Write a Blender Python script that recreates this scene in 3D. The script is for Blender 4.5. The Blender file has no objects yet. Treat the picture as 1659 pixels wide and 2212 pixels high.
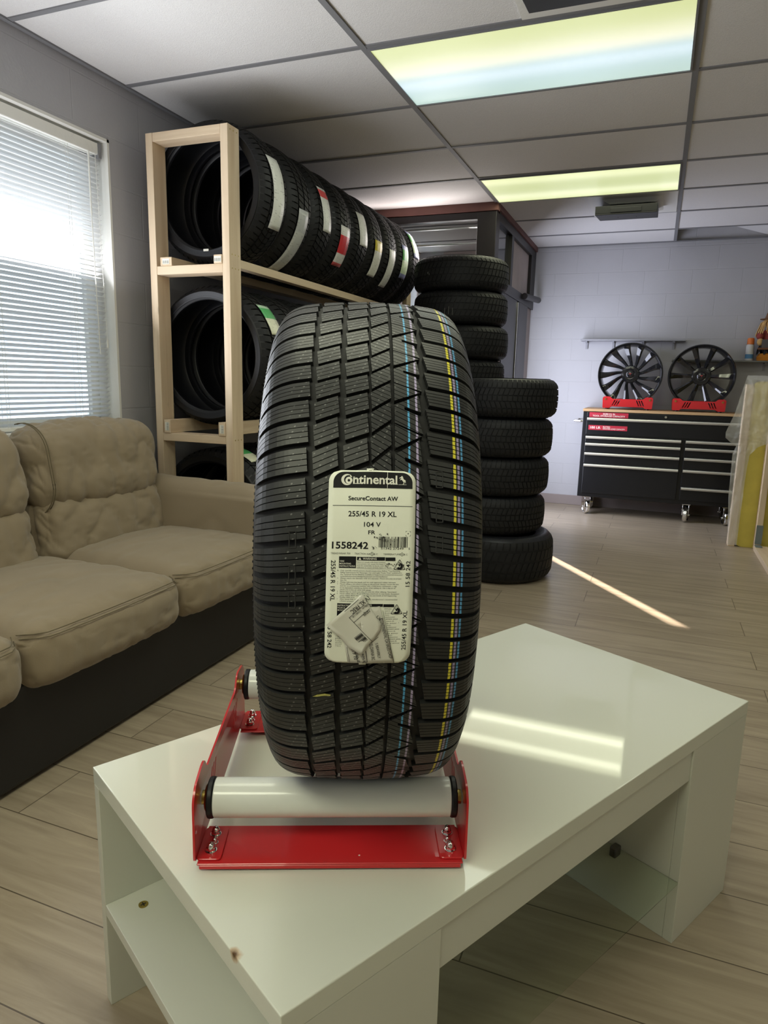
import bpy, bmesh, math, random
from mathutils import Vector, Matrix, noise
PI = math.pi
S = bpy.context.scene
COL = S.collection
random.seed(7)
# ------------------------------------------------------------------ camera
cam = bpy.data.objects.new('camera', bpy.data.cameras.new('camera')); COL.objects.link(cam)
YAW, PITCH, ROLL = 0.371997, -0.189848, -0.0241212
Rm = Matrix.Rotation(YAW, 3, 'Z') @ Matrix.Rotation(PITCH, 3, 'X') @ Matrix.Rotation(ROLL, 3, 'Y')
cr, cf, cu = Rm @ Vector((1, 0, 0)), Rm @ Vector((0, 1, 0)), Rm @ Vector((0, 0, 1))
cm = Matrix((cr, cu, -cf)).transposed().to_4x4()
cm.translation = (0, 0, 1.16)
cam.matrix_world = cm
cam.data.sensor_fit = 'HORIZONTAL'; cam.data.sensor_width = 36; cam.data.lens = 1470 / 1659 * 36
cam.data.clip_start = 0.02
S.camera = cam
# ------------------------------------------------------------------ view, world, lights
S.view_settings.view_transform = 'Standard'; S.view_settings.look = 'None'
S.view_settings.gamma = 1.0; S.view_settings.use_curve_mapping = False
S.view_settings.exposure = 0.0
S.cycles.use_denoising = True
S.cycles.max_bounces = 8; S.cycles.diffuse_bounces = 4; S.cycles.caustics_reflective = False; S.cycles.caustics_refractive = False
S.cycles.sample_clamp_indirect = 6.0
W = bpy.data.worlds.new('sky'); S.world = W; W.use_nodes = True
bg = W.node_tree.nodes['Background']; bg.inputs[0].default_value = (0.70, 0.83, 1.0, 1); bg.inputs[1].default_value = 4.2

def lamp(name, kind, energy, color, loc, direction, sx=1.0, sy=1.0, angle=None, spread=None):
    d = bpy.data.lights.new(name, kind); d.energy = energy; d.color = color
    if kind == 'AREA':
        d.shape = 'RECTANGLE'; d.size = sx; d.size_y = sy
        if spread: d.spread = math.radians(spread)
    if angle: d.angle = math.radians(angle)
    o = bpy.data.objects.new(name, d); COL.objects.link(o); o.location = loc
    o.rotation_euler = Vector(direction).to_track_quat('-Z', 'Y').to_euler()
    return o
WARM = (0.98, 1.0, 0.74)
FLUOR = 8.5          # watts of one troffer
lamp('sunlight', 'SUN', 26.0, (1.0, 0.86, 0.74), (-4, 9, 6), (0.58, -0.815, -0.53), angle=0.7)
lamp('troffer_glow_near', 'AREA', FLUOR * 0.95, (0.95, 1.0, 0.84), (-0.58, 3.015, 2.425), (0, 0, -1), 1.18, 0.57)
lamp('troffer_glow_far', 'AREA', FLUOR * 0.64, (0.98, 1.0, 0.72), (-0.58, 4.845, 2.425), (0, 0, -1), 1.18, 0.57)
for ty in (-0.17, 0.17): lamp('troffer_tube_far', 'AREA', FLUOR * 0.16, (0.98, 1.0, 0.76), (-0.58, 4.845 + ty, 2.424), (0, 0, -1), 1.16, 0.09)
for (lx, ly, k) in ((-0.58, 1.185, 1.3), (-0.58, -0.64, 3.2), (1.86, 3.0, 0.8), (1.86, -0.64, 1.0)):
    lamp('troffer_glow', 'AREA', FLUOR * k, WARM, (lx, ly, 2.425), (0, 0, -1), 1.18, 0.57)
lamp('window_daylight', 'AREA', 31.0, (0.92, 0.94, 1.0), (-2.345, 1.6, 1.5), (1, 0, 0.8), 1.9, 1.1)
lamp('ceiling_fill_rear', 'AREA', 24.0, (0.92, 0.94, 1.0), (-2.345, -1.4, 1.5), (1, 0, 0.8), 1.9, 1.1)  # added fill by the solid left wall, lifts the ceiling; no window here
lamp('vestibule_daylight', 'AREA', 46.0, (0.78, 0.82, 1.0), (-1.13, 6.1, 1.0), (1, 0.45, 0.0), 1.0, 1.6)
lamp('transom_daylight', 'AREA', 7.0, (1.0, 0.90, 0.88), (-1.75, 5.10, 2.17), (0.25, -1, 0.45), 1.0, 0.3)
# ------------------------------------------------------------------ materials
MATS = {}
def mat(name, col, rough=0.5, metal=0.0, spec=0.5, noise_amt=0.0, noise_scale=20.0, bump=0.0, bump_scale=200.0, coat=0.0, trans=0.0, ior=1.45):
    if name in MATS: return MATS[name]
    m = bpy.data.materials.new(name); m.use_nodes = True; nt = m.node_tree; N = nt.nodes; L = nt.links
    b = N['Principled BSDF']
    b.inputs['Base Color'].default_value = (*col, 1); b.inputs['Roughness'].default_value = rough
    b.inputs['Metallic'].default_value = metal; b.inputs['Specular IOR Level'].default_value = spec
    b.inputs['Coat Weight'].default_value = coat; b.inputs['Transmission Weight'].default_value = trans; b.inputs['IOR'].default_value = ior
    tc = N.new('ShaderNodeTexCoord')
    if noise_amt > 0:
        n = N.new('ShaderNodeTexNoise'); n.inputs['Scale'].default_value = noise_scale; n.inputs['Detail'].default_value = 5
        L.new(tc.outputs['Object'], n.inputs['Vector'])
        mx = N.new('ShaderNodeMix'); mx.data_type = 'RGBA'
        mx.inputs[6].default_value = (*[c * (1 - noise_amt) for c in col], 1); mx.inputs[7].default_value = (*[min(1, c * (1 + noise_amt)) for c in col], 1)
        L.new(n.outputs['Fac'], mx.inputs[0]); L.new(mx.outputs[2], b.inputs['Base Color'])
    if bump > 0:
        n2 = N.new('ShaderNodeTexNoise'); n2.inputs['Scale'].default_value = bump_scale; n2.inputs['Detail'].default_value = 3
        L.new(tc.outputs['Object'], n2.inputs['Vector'])
        bp = N.new('ShaderNodeBump'); bp.inputs['Strength'].default_value = bump; bp.inputs['Distance'].default_value = 0.003
        L.new(n2.outputs['Fac'], bp.inputs['Height']); L.new(bp.outputs['Normal'], b.inputs['Normal'])
    MATS[name] = m
    return m
def nodes(m): return m.node_tree.nodes, m.node_tree.links, m.node_tree.nodes['Principled BSDF']
def math_node(nt, op, a, b=None):
    n = nt.nodes.new('ShaderNodeMath'); n.operation = op
    for i, v in enumerate((a, b)):
        if v is None: continue
        if isinstance(v, (int, float)): n.inputs[i].default_value = v
        else: nt.links.new(v, n.inputs[i])
    return n.outputs[0]
def mixcol(nt, fac, a, b):
    n = nt.nodes.new('ShaderNodeMix'); n.data_type = 'RGBA'
    if isinstance(fac, (int, float)): n.inputs[0].default_value = fac
    else: nt.links.new(fac, n.inputs[0])
    for i, v in ((6, a), (7, b)):
        if isinstance(v, tuple): n.inputs[i].default_value = (*v, 1)
        else: nt.links.new(v, n.inputs[i])
    return n.outputs[2]

def block_wall(name, col, plane):
    m = mat(name, col, 0.55, noise_amt=0.04, noise_scale=6)
    N, L, b = nodes(m)
    tc = N.new('ShaderNodeTexCoord'); sp = N.new('ShaderNodeSeparateXYZ'); L.new(tc.outputs['Object'], sp.inputs[0])
    cb = N.new('ShaderNodeCombineXYZ'); L.new(sp.outputs['X' if plane == 'xz' else 'Y'], cb.inputs[0]); L.new(sp.outputs['Z'], cb.inputs[1])
    br = N.new('ShaderNodeTexBrick'); br.inputs['Scale'].default_value = 1.0
    br.inputs['Brick Width'].default_value = 0.40; br.inputs['Row Height'].default_value = 0.20; br.inputs['Mortar Size'].default_value = 0.004
    br.inputs['Mortar Smooth'].default_value = 0.4
    br.inputs['Color1'].default_value = (1, 1, 1, 1); br.inputs['Color2'].default_value = (1, 1, 1, 1); br.inputs['Mortar'].default_value = (0, 0, 0, 1)
    L.new(cb.outputs[0], br.inputs['Vector'])
    ns = N.new('ShaderNodeTexNoise'); ns.inputs['Scale'].default_value = 90; ns.inputs['Detail'].default_value = 4; L.new(tc.outputs['Object'], ns.inputs['Vector'])
    h = math_node(m.node_tree, 'ADD', br.outputs['Color'], math_node(m.node_tree, 'MULTIPLY', ns.outputs['Fac'], 0.25))
    bp = N.new('ShaderNodeBump'); bp.inputs['Strength'].default_value = 0.45; bp.inputs['Distance'].default_value = 0.004
    L.new(h, bp.inputs['Height']); L.new(bp.outputs['Normal'], b.inputs['Normal'])
    return m
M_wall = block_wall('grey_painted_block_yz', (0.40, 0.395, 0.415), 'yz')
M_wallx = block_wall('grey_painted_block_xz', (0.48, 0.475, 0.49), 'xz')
M_plain = mat('plain_wall_paint', (0.5, 0.49, 0.46), 0.7)
M_reveal = mat('white_reveal_paint', (0.75, 0.74, 0.70), 0.5, bump=0.3, bump_scale=60)
M_ceil = mat('ceiling_tile', (0.74, 0.725, 0.715), 0.85, noise_amt=0.10, noise_scale=220, bump=0.5, bump_scale=260)
M_tbar = mat('ceiling_grid_metal', (0.22, 0.22, 0.23), 0.65, spec=0.3)
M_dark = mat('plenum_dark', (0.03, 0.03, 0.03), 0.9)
M_taupe = mat('taupe_rubber_base', (0.30, 0.25, 0.23), 0.6)
M_ground = mat('sunlit_concrete', (0.62, 0.60, 0.57), 0.9, noise_amt=0.1)
M_brown = mat('dark_bronze_aluminium', (0.014, 0.011, 0.012), 0.4, noise_amt=0.2)
M_redbrown = mat('red_brown_soffit', (0.16, 0.07, 0.06), 0.6, noise_amt=0.3, noise_scale=8)
M_alu = mat('bright_aluminium', (0.75, 0.73, 0.72), 0.35, metal=0.7)
M_pink = mat('pinkish_inner_wall', (0.42, 0.36, 0.34), 0.7, noise_amt=0.25, noise_scale=4)
def thin_glass(name, tint, refl):
    m = bpy.data.materials.new(name); m.use_nodes = True; N = m.node_tree.nodes; L = m.node_tree.links; N.remove(N['Principled BSDF'])
    t = N.new('ShaderNodeBsdfTransparent'); t.inputs[0].default_value = (*tint, 1); g = N.new('ShaderNodeBsdfGlossy'); g.inputs['Roughness'].default_value = 0.02
    lw = N.new('ShaderNodeLayerWeight'); lw.inputs[0].default_value = refl; x = N.new('ShaderNodeMixShader')
    L.new(lw.outputs['Fresnel'], x.inputs[0]); L.new(t.outputs[0], x.inputs[1]); L.new(g.outputs[0], x.inputs[2]); L.new(x.outputs[0], N['Material Output'].inputs[0])
    return m
M_glass = thin_glass('clear_glass', (0.90, 0.93, 0.92), 0.25)
M_tglass = thin_glass('table_glass', (0.93, 0.965, 0.93), 0.12)
M_smoke = mat('smoked_glass', (0.03, 0.03, 0.035), 0.08)
M_rub = mat('tread_rubber', (0.0095, 0.0097, 0.0105), 0.55, spec=0.35, noise_amt=0.18, noise_scale=60, bump=0.12, bump_scale=900)
M_rubside = mat('sidewall_rubber', (0.0075, 0.008, 0.0105), 0.42, noise_amt=0.2, noise_scale=30)
M_rubold = mat('worn_rubber', (0.0105, 0.0105, 0.0115), 0.62, spec=0.35, noise_amt=0.35, noise_scale=18)
M_white = mat('gloss_white_laminate', (0.64, 0.645, 0.565), 0.30, noise_amt=0.015, noise_scale=5)
M_red = mat('red_powder_coat', (0.56, 0.022, 0.026), 0.28, coat=0.3)
M_roller = mat('white_roller_plastic', (0.74, 0.75, 0.70), 0.16, noise_amt=0.02)
M_blackp = mat('black_plastic', (0.008, 0.008, 0.009), 0.45, spec=0.35)
M_chrome = mat('chrome', (0.85, 0.84, 0.82), 0.10, metal=1.0)
M_brass = mat('zinc_yellow_bolt', (0.55, 0.42, 0.12), 0.3, metal=1.0)
M_sofa = mat('beige_suede', (0.285, 0.226, 0.150), 0.9, noise_amt=0.10, noise_scale=7, bump=0.15, bump_scale=500)
M_sofa.node_tree.nodes['Principled BSDF'].inputs['Sheen Weight'].default_value = 0.25
M_seam = mat('olive_seam_thread', (0.16, 0.13, 0.08), 0.9)
M_sofab = mat('dark_leatherette', (0.016, 0.015, 0.015), 0.55, noise_amt=0.2, noise_scale=6)
M_chest = mat('black_enamel', (0.008, 0.008, 0.009), 0.32)
M_handle = mat('brushed_aluminium', (0.72, 0.71, 0.66), 0.38, metal=0.85)
M_rimb = mat('gloss_black_alloy', (0.010, 0.010, 0.011), 0.12, coat=0.6)
M_yellow = mat('yellow_foam_board', (0.62, 0.52, 0.10), 0.7, noise_amt=0.22, noise_scale=9)
M_slat = bpy.data.materials.new('white_blind_slat'); M_slat.use_nodes = True
N, L, b = nodes(M_slat); b.inputs['Base Color'].default_value = (0.72, 0.71, 0.70, 1); b.inputs['Roughness'].default_value = 0.45
tr = N.new('ShaderNodeBsdfTranslucent'); tr.inputs[0].default_value = (0.8, 0.8, 0.8, 1); mxs = N.new('ShaderNodeMixShader'); mxs.inputs[0].default_value = 0.24
L.new(b.outputs[0], mxs.inputs[1]); L.new(tr.outputs[0], mxs.inputs[2]); L.new(mxs.outputs[0], N['Material Output'].inputs[0])

def wood(name, c1, c2, axis, sc=1.0, rough=0.6):
    m = bpy.data.materials.new(name); m.use_nodes = True; N, L, b = nodes(m); b.inputs['Roughness'].default_value = rough
    tc = N.new('ShaderNodeTexCoord'); mp = N.new('ShaderNodeMapping')
    s = [26 * sc, 26 * sc, 26 * sc]; s['xyz'.index(axis)] = 1.6 * sc; mp.inputs['Scale'].default_value = s
    L.new(tc.outputs['Object'], mp.inputs[0])
    n = N.new('ShaderNodeTexNoise'); n.inputs['Scale'].default_value = 1.0; n.inputs['Detail'].default_value = 6; n.inputs['Distortion'].default_value = 0.6
    L.new(mp.outputs[0], n.inputs['Vector'])
    r = N.new('ShaderNodeValToRGB'); r.color_ramp.elements[0].position = 0.32; r.color_ramp.elements[0].color = (*c2, 1); r.color_ramp.elements[1].position = 0.66; r.color_ramp.elements[1].color = (*c1, 1)
    L.new(n.outputs['Fac'], r.inputs[0])
    # knots
    mp2 = N.new('ShaderNodeMapping'); s2 = [9, 9, 9]; s2['xyz'.index(axis)] = 3.5; mp2.inputs['Scale'].default_value = s2; L.new(tc.outputs['Object'], mp2.inputs[0])
    v = N.new('ShaderNodeTexVoronoi'); v.inputs['Scale'].default_value = 1.0; L.new(mp2.outputs[0], v.inputs['Vector'])
    k = N.new('ShaderNodeValToRGB'); k.color_ramp.elements[0].position = 0.04; k.color_ramp.elements[0].color = (1, 1, 1, 1); k.color_ramp.elements[1].position = 0.10; k.color_ramp.elements[1].color = (0, 0, 0, 1)
    L.new(v.outputs['Distance'], k.inputs[0])
    out = mixcol(m.node_tree, math_node(m.node_tree, 'MULTIPLY', k.outputs[0], 0.7), r.outputs[0], tuple(c * 0.45 for c in c2))
    L.new(out, b.inputs['Base Color'])
    return m
PINE = ((0.74, 0.60, 0.43), (0.62, 0.47, 0.31))
M_pz, M_px, M_py = (wood('pine_lumber_' + a, *PINE, a) for a in 'zxy')
M_top = wood('oak_worktop', (0.55, 0.36, 0.18), (0.42, 0.25, 0.11), 'x')

# floor planks
M_floor = bpy.data.materials.new('vinyl_plank_floor'); M_floor.use_nodes = True
N, L, b = nodes(M_floor); nt = M_floor.node_tree
tc = N.new('ShaderNodeTexCoord')
mpb = N.new('ShaderNodeMapping'); mpb.inputs['Location'].default_value = (0.27, -0.107, 0); L.new(tc.outputs['Object'], mpb.inputs[0])
br = N.new('ShaderNodeTexBrick'); br.inputs['Scale'].default_value = 1.0; br.inputs['Brick Width'].default_value = 1.22; br.inputs['Row Height'].default_value = 0.2135
br.offset = 0.37; br.inputs['Mortar Size'].default_value = 0.0016; br.inputs['Mortar Smooth'].default_value = 0.1; br.inputs['Bias'].default_value = 0.0
br.inputs['Color1'].default_value = (0.0, 0, 0, 1); br.inputs['Color2'].default_value = (1, 1, 1, 1); br.inputs['Mortar'].default_value = (0.5, 0.5, 0.5, 1)
L.new(mpb.outputs[0], br.inputs['Vector'])
mpn = N.new('ShaderNodeMapping'); mpn.inputs['Scale'].default_value = (1.3, 16, 1); L.new(tc.outputs['Object'], mpn.inputs[0])
off = N.new('ShaderNodeVectorMath'); off.operation = 'ADD'; L.new(mpn.outputs[0], off.inputs[0])
sc_ = N.new('ShaderNodeVectorMath'); sc_.operation = 'SCALE'; sc_.inputs['Scale'].default_value = 7.0; L.new(br.outputs['Color'], sc_.inputs[0]); L.new(sc_.outputs[0], off.inputs[1])
n1 = N.new('ShaderNodeTexNoise'); n1.inputs['Scale'].default_value = 1.6; n1.inputs['Detail'].default_value = 8; n1.inputs['Roughness'].default_value = 0.6; n1.inputs['Distortion'].default_value = 0.8
L.new(off.outputs[0], n1.inputs['Vector'])
rp = N.new('ShaderNodeValToRGB'); e = rp.color_ramp.elements
e[0].position = 0.28; e[0].color = (0.25, 0.196, 0.136, 1); e[1].position = 0.72; e[1].color = (0.43, 0.355, 0.26, 1)
L.new(n1.outputs['Fac'], rp.inputs[0])
tone = mixcol(nt, math_node(nt, 'MULTIPLY', br.outputs['Color'], 0.22), rp.outputs[0], (0.46, 0.39, 0.30))
seam = mixcol(nt, br.outputs['Fac'], tone, (0.10, 0.075, 0.05))
L.new(seam, b.inputs['Base Color']); b.inputs['Roughness'].default_value = 0.36
bp = N.new('ShaderNodeBump'); bp.inputs['Strength'].default_value = 0.15; bp.inputs['Distance'].default_value = 0.002; bp.invert = True
L.new(br.outputs['Fac'], bp.inputs['Height']); L.new(bp.outputs['Normal'], b.inputs['Normal'])

# gloss white table top with a cigarette-burn stain on its short edge
M_wtop = bpy.data.materials.new('gloss_white_top_with_burn'); M_wtop.use_nodes = True
N, L, b = nodes(M_wtop); nt = M_wtop.node_tree
b.inputs['Roughness'].default_value = 0.04; b.inputs['Specular IOR Level'].default_value = 0.42
tc = N.new('ShaderNodeTexCoord'); ns = N.new('ShaderNodeTexNoise'); ns.inputs['Scale'].default_value = 60; L.new(tc.outputs['Object'], ns.inputs['Vector'])
dv = N.new('ShaderNodeVectorMath'); dv.operation = 'DISTANCE'; L.new(tc.outputs['Object'], dv.inputs[0]); dv.inputs[1].default_value = (0.0, 0.106, 0.48)
dd = math_node(nt, 'ADD', dv.outputs['Value'], math_node(nt, 'MULTIPLY', math_node(nt, 'SUBTRACT', ns.outputs['Fac'], 0.5), 0.012))
r = N.new('ShaderNodeValToRGB'); r.color_ramp.interpolation = 'EASE'
r.color_ramp.elements[0].position = 0.003; r.color_ramp.elements[0].color = (0.02, 0.012, 0.01, 1)
r.color_ramp.elements[1].position = 0.010; r.color_ramp.elements[1].color = (0.68, 0.69, 0.60, 1)
el = r.color_ramp.elements.new(0.006); el.color = (0.45, 0.22, 0.05, 1)
L.new(dd, r.inputs[0])
n3 = N.new('ShaderNodeTexNoise'); n3.inputs['Scale'].default_value = 3.0; n3.inputs['Detail'].default_value = 10; n3.inputs['Roughness'].default_value = 0.75; L.new(tc.outputs['Object'], n3.inputs['Vector'])
rr = N.new('ShaderNodeValToRGB'); rr.color_ramp.elements[0].position = 0.69; rr.color_ramp.elements[0].color = (0, 0, 0, 1); rr.color_ramp.elements[1].position = 0.76; rr.color_ramp.elements[1].color = (1, 1, 1, 1)
L.new(n3.outputs['Fac'], rr.inputs[0])
L.new(mixcol(nt, math_node(nt, 'MULTIPLY', rr.outputs[0], 0.35), r.outputs[0], (0.42, 0.40, 0.30)), b.inputs['Base Color'])

# hero tread rubber: paint lines and moulding nubs laid out on the tread itself (u = across, v = around, metres)
M_tread = bpy.data.materials.new('winter_tread_rubber'); M_tread.use_nodes = True
N, L, b = nodes(M_tread); nt = M_tread.node_tree
b.inputs['Roughness'].default_value = 0.44; b.inputs['Specular IOR Level'].default_value = 0.45
uv = N.new('ShaderNodeUVMap'); sp = N.new('ShaderNodeSeparateXYZ'); L.new(uv.outputs[0], sp.inputs[0]); U, V = sp.outputs[0], sp.outputs[1]
tc = N.new('ShaderNodeTexCoord'); nz = N.new('ShaderNodeTexNoise'); nz.inputs['Scale'].default_value = 25; nz.inputs['Detail'].default_value = 6; L.new(tc.outputs['Object'], nz.inputs['Vector'])
nw = N.new('ShaderNodeTexNoise'); nw.inputs['Scale'].default_value = 260; L.new(tc.outputs['Object'], nw.inputs['Vector'])
colr = mixcol(nt, nz.outputs['Fac'], (0.011, 0.0115, 0.0115), (0.026, 0.027, 0.0265))
at_ = N.new('ShaderNodeAttribute'); at_.attribute_name = 'top'
Uw = math_node(nt, 'ADD', U, math_node(nt, 'MULTIPLY', math_node(nt, 'SUBTRACT', nw.outputs['Fac'], 0.5), 0.0012))
for (c, w, kk) in ((0.0418, 0.0011, (0.09, 0.40, 0.72)), (0.0507, 0.0012, (0.42, 0.36, 0.56)), (0.0918, 0.0015, (0.76, 0.68, 0.05)), (0.0962, 0.0013, (0.36, 0.30, 0.48)), (0.1003, 0.0011, (0.10, 0.34, 0.62))):
    d_ = math_node(nt, 'ABSOLUTE', math_node(nt, 'SUBTRACT', Uw, c))
    f_ = math_node(nt, 'MULTIPLY', math_node(nt, 'LESS_THAN', d_, w), at_.outputs['Fac'])
    colr = mixcol(nt, math_node(nt, 'MULTIPLY', f_, 0.92), colr, kk)
# nubs
fu = math_node(nt, 'ABSOLUTE', math_node(nt, 'SUBTRACT', math_node(nt, 'FRACT', math_node(nt, 'DIVIDE', math_node(nt, 'ADD', U, math_node(nt, 'MULTIPLY', V, 0.35)), 0.0115)), 0.5))
fv = math_node(nt, 'ABSOLUTE', math_node(nt, 'SUBTRACT', math_node(nt, 'FRACT', math_node(nt, 'DIVIDE', V, 0.0068)), 0.5))
rad = math_node(nt, 'SQRT', math_node(nt, 'ADD', math_node(nt, 'POWER', math_node(nt, 'MULTIPLY', fu, 0.0115), 2.0), math_node(nt, 'POWER', math_node(nt, 'MULTIPLY', fv, 0.0068), 2.0)))
nub = math_node(nt, 'MULTIPLY', math_node(nt, 'LESS_THAN', rad, 0.0010), at_.outputs['Fac'])
nub = math_node(nt, 'MULTIPLY', nub, math_node(nt, 'LESS_THAN', U, 0.03))
nub = math_node(nt, 'MULTIPLY', nub, math_node(nt, 'GREATER_THAN', U, -0.09))
colr = mixcol(nt, math_node(nt, 'MULTIPLY', nub, math_node(nt, 'ADD', math_node(nt, 'MULTIPLY', nz.outputs['Fac'], 0.6), 0.25)), colr, (0.24, 0.24, 0.23))
L.new(colr, b.inputs['Base Color'])

# printed paper etc.
M_paper = mat('label_paper', (0.84, 0.86, 0.73), 0.45, noise_amt=0.04, noise_scale=14, bump=0.15, bump_scale=25)
M_ink = mat('label_black_ink', (0.010, 0.010, 0.011), 0.6, spec=0.25)
M_cream = mat('label_reversed_white', (0.78, 0.77, 0.68), 0.5)
M_inkg = mat('label_small_print', (0.12, 0.12, 0.11), 0.6)
M_film = mat('clear_sticker_film', (0.66, 0.65, 0.57), 0.25, noise_amt=0.12, noise_scale=30)
M_lab = {}
def label_mat(kind):
    """strip label on a stored tyre: v runs 0..1 along the strip"""
    if kind in M_lab: return M_lab[kind]
    bands = {'white': [(0, (0.72, 0.73, 0.68))], 'grey': [(0, (0.42, 0.43, 0.42)), (.3, (0.50, 0.51, 0.48))],
             'redtop': [(0, (0.72, 0.72, 0.68)), (.06, (0.62, 0.06, 0.06)), (.24, (0.70, 0.71, 0.67))],
             'red': [(0, (0.75, 0.74, 0.70)), (.22, (0.62, 0.03, 0.04)), (.66, (0.72, 0.70, 0.66)), (.9, (0.6, 0.1, 0.1))],
             'yellow': [(0, (0.70, 0.58, 0.05)), (.28, (0.78, 0.78, 0.70))],
             'green': [(0, (0.30, 0.33, 0.60)), (.14, (0.10, 0.42, 0.10)), (.45, (0.66, 0.78, 0.55)), (.85, (0.30, 0.32, 0.55))],
             'greenwhite': [(0, (0.55, 0.75, 0.55)), (.12, (0.09, 0.45, 0.14)), (.48, (0.74, 0.75, 0.56))]}[kind]
    m = bpy.data.materials.new('tire_strip_label_' + kind); m.use_nodes = True; N, L, b = nodes(m); nt = m.node_tree
    b.inputs['Roughness'].default_value = 0.4
    uv = N.new('ShaderNodeUVMap'); sp = N.new('ShaderNodeSeparateXYZ'); L.new(uv.outputs[0], sp.inputs[0])
    r = N.new('ShaderNodeValToRGB'); r.color_ramp.interpolation = 'CONSTANT'; r.color_ramp.elements.remove(r.color_ramp.elements[1])
    r.color_ramp.elements[0].position = 0; r.color_ramp.elements[0].color = (*bands[0][1], 1)
    for p, c in bands[1:]:
        ee = r.color_ramp.elements.new(p); ee.color = (*c, 1)
    L.new(sp.outputs[1], r.inputs[0])
    mp = N.new('ShaderNodeMapping'); mp.inputs['Scale'].default_value = (3.0, 42, 1); L.new(uv.outputs[0], mp.inputs[0])
    n = N.new('ShaderNodeTexNoise'); n.inputs['Scale'].default_value = 1.0; n.inputs['Detail'].default_value = 3; L.new(mp.outputs[0], n.inputs['Vector'])
    g = N.new('ShaderNodeValToRGB'); g.color_ramp.elements[0].position = 0.60; g.color_ramp.elements[0].color = (0, 0, 0, 1); g.color_ramp.elements[1].position = 0.63; g.color_ramp.elements[1].color = (1, 1, 1, 1)
    L.new(n.outputs['Fac'], g.inputs[0])
    L.new(mixcol(nt, math_node(nt, 'MULTIPLY', g.outputs[0], 0.45), r.outputs[0], (0.12, 0.12, 0.12)), b.inputs['Base Color'])
    M_lab[kind] = m
    return m
# ceiling-lamp lens: two tubes glow behind a prismatic sheet
def lens_mat(name, stops, strength):
    m = bpy.data.materials.new(name); m.use_nodes = True; N, L, b = nodes(m); nt = m.node_tree
    tc = N.new('ShaderNodeTexCoord'); sp = N.new('ShaderNodeSeparateXYZ'); L.new(tc.outputs['Object'], sp.inputs[0])
    f = math_node(nt, 'ADD', math_node(nt, 'DIVIDE', sp.outputs[1], 0.58), 0.5)
    r = N.new('ShaderNodeValToRGB'); r.color_ramp.interpolation = 'B_SPLINE'
    while len(r.color_ramp.elements) > 1: r.color_ramp.elements.remove(r.color_ramp.elements[1])
    r.color_ramp.elements[0].position = stops[0][0]; r.color_ramp.elements[0].color = (*stops[0][1], 1)
    for p, c in stops[1:]:
        ee = r.color_ramp.elements.new(p); ee.color = (*c, 1)
    L.new(f, r.inputs[0])
    ck = N.new('ShaderNodeTexChecker'); ck.inputs['Scale'].default_value = 130; L.new(tc.outputs['Object'], ck.inputs['Vector'])
    b.inputs['Base Color'].default_value = (0.6, 0.6, 0.55, 1); b.inputs['Roughness'].default_value = 0.3
    L.new(mixcol(nt, math_node(nt, 'MULTIPLY', ck.outputs['Fac'], 0.06), r.outputs[0], (0.5, 0.5, 0.4)), b.inputs['Emission Color']); b.inputs['Emission Strength'].default_value = strength
    return m
M_lens1 = lens_mat('lens_near', [(0, (.62, .70, .28)), (.20, (.66, .73, .33)), (.38, (1.0, 1.0, .74)), (.46, (.95, .98, .80)), (.55, (.52, .74, .80)), (.64, (.80, .98, 1.1)), (.78, (.46, .68, .70)), (1, (.52, .72, .66))], 0.86)
M_lens2 = lens_mat('lens_far', [(0, (.74, .82, .36)), (.17, (1.0, 1.05, .62)), (.32, (.58, .66, .30)), (.62, (.60, .68, .32)), (.78, (1.05, 1.1, .72)), (1, (.70, .78, .34))], 0.92)

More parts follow.
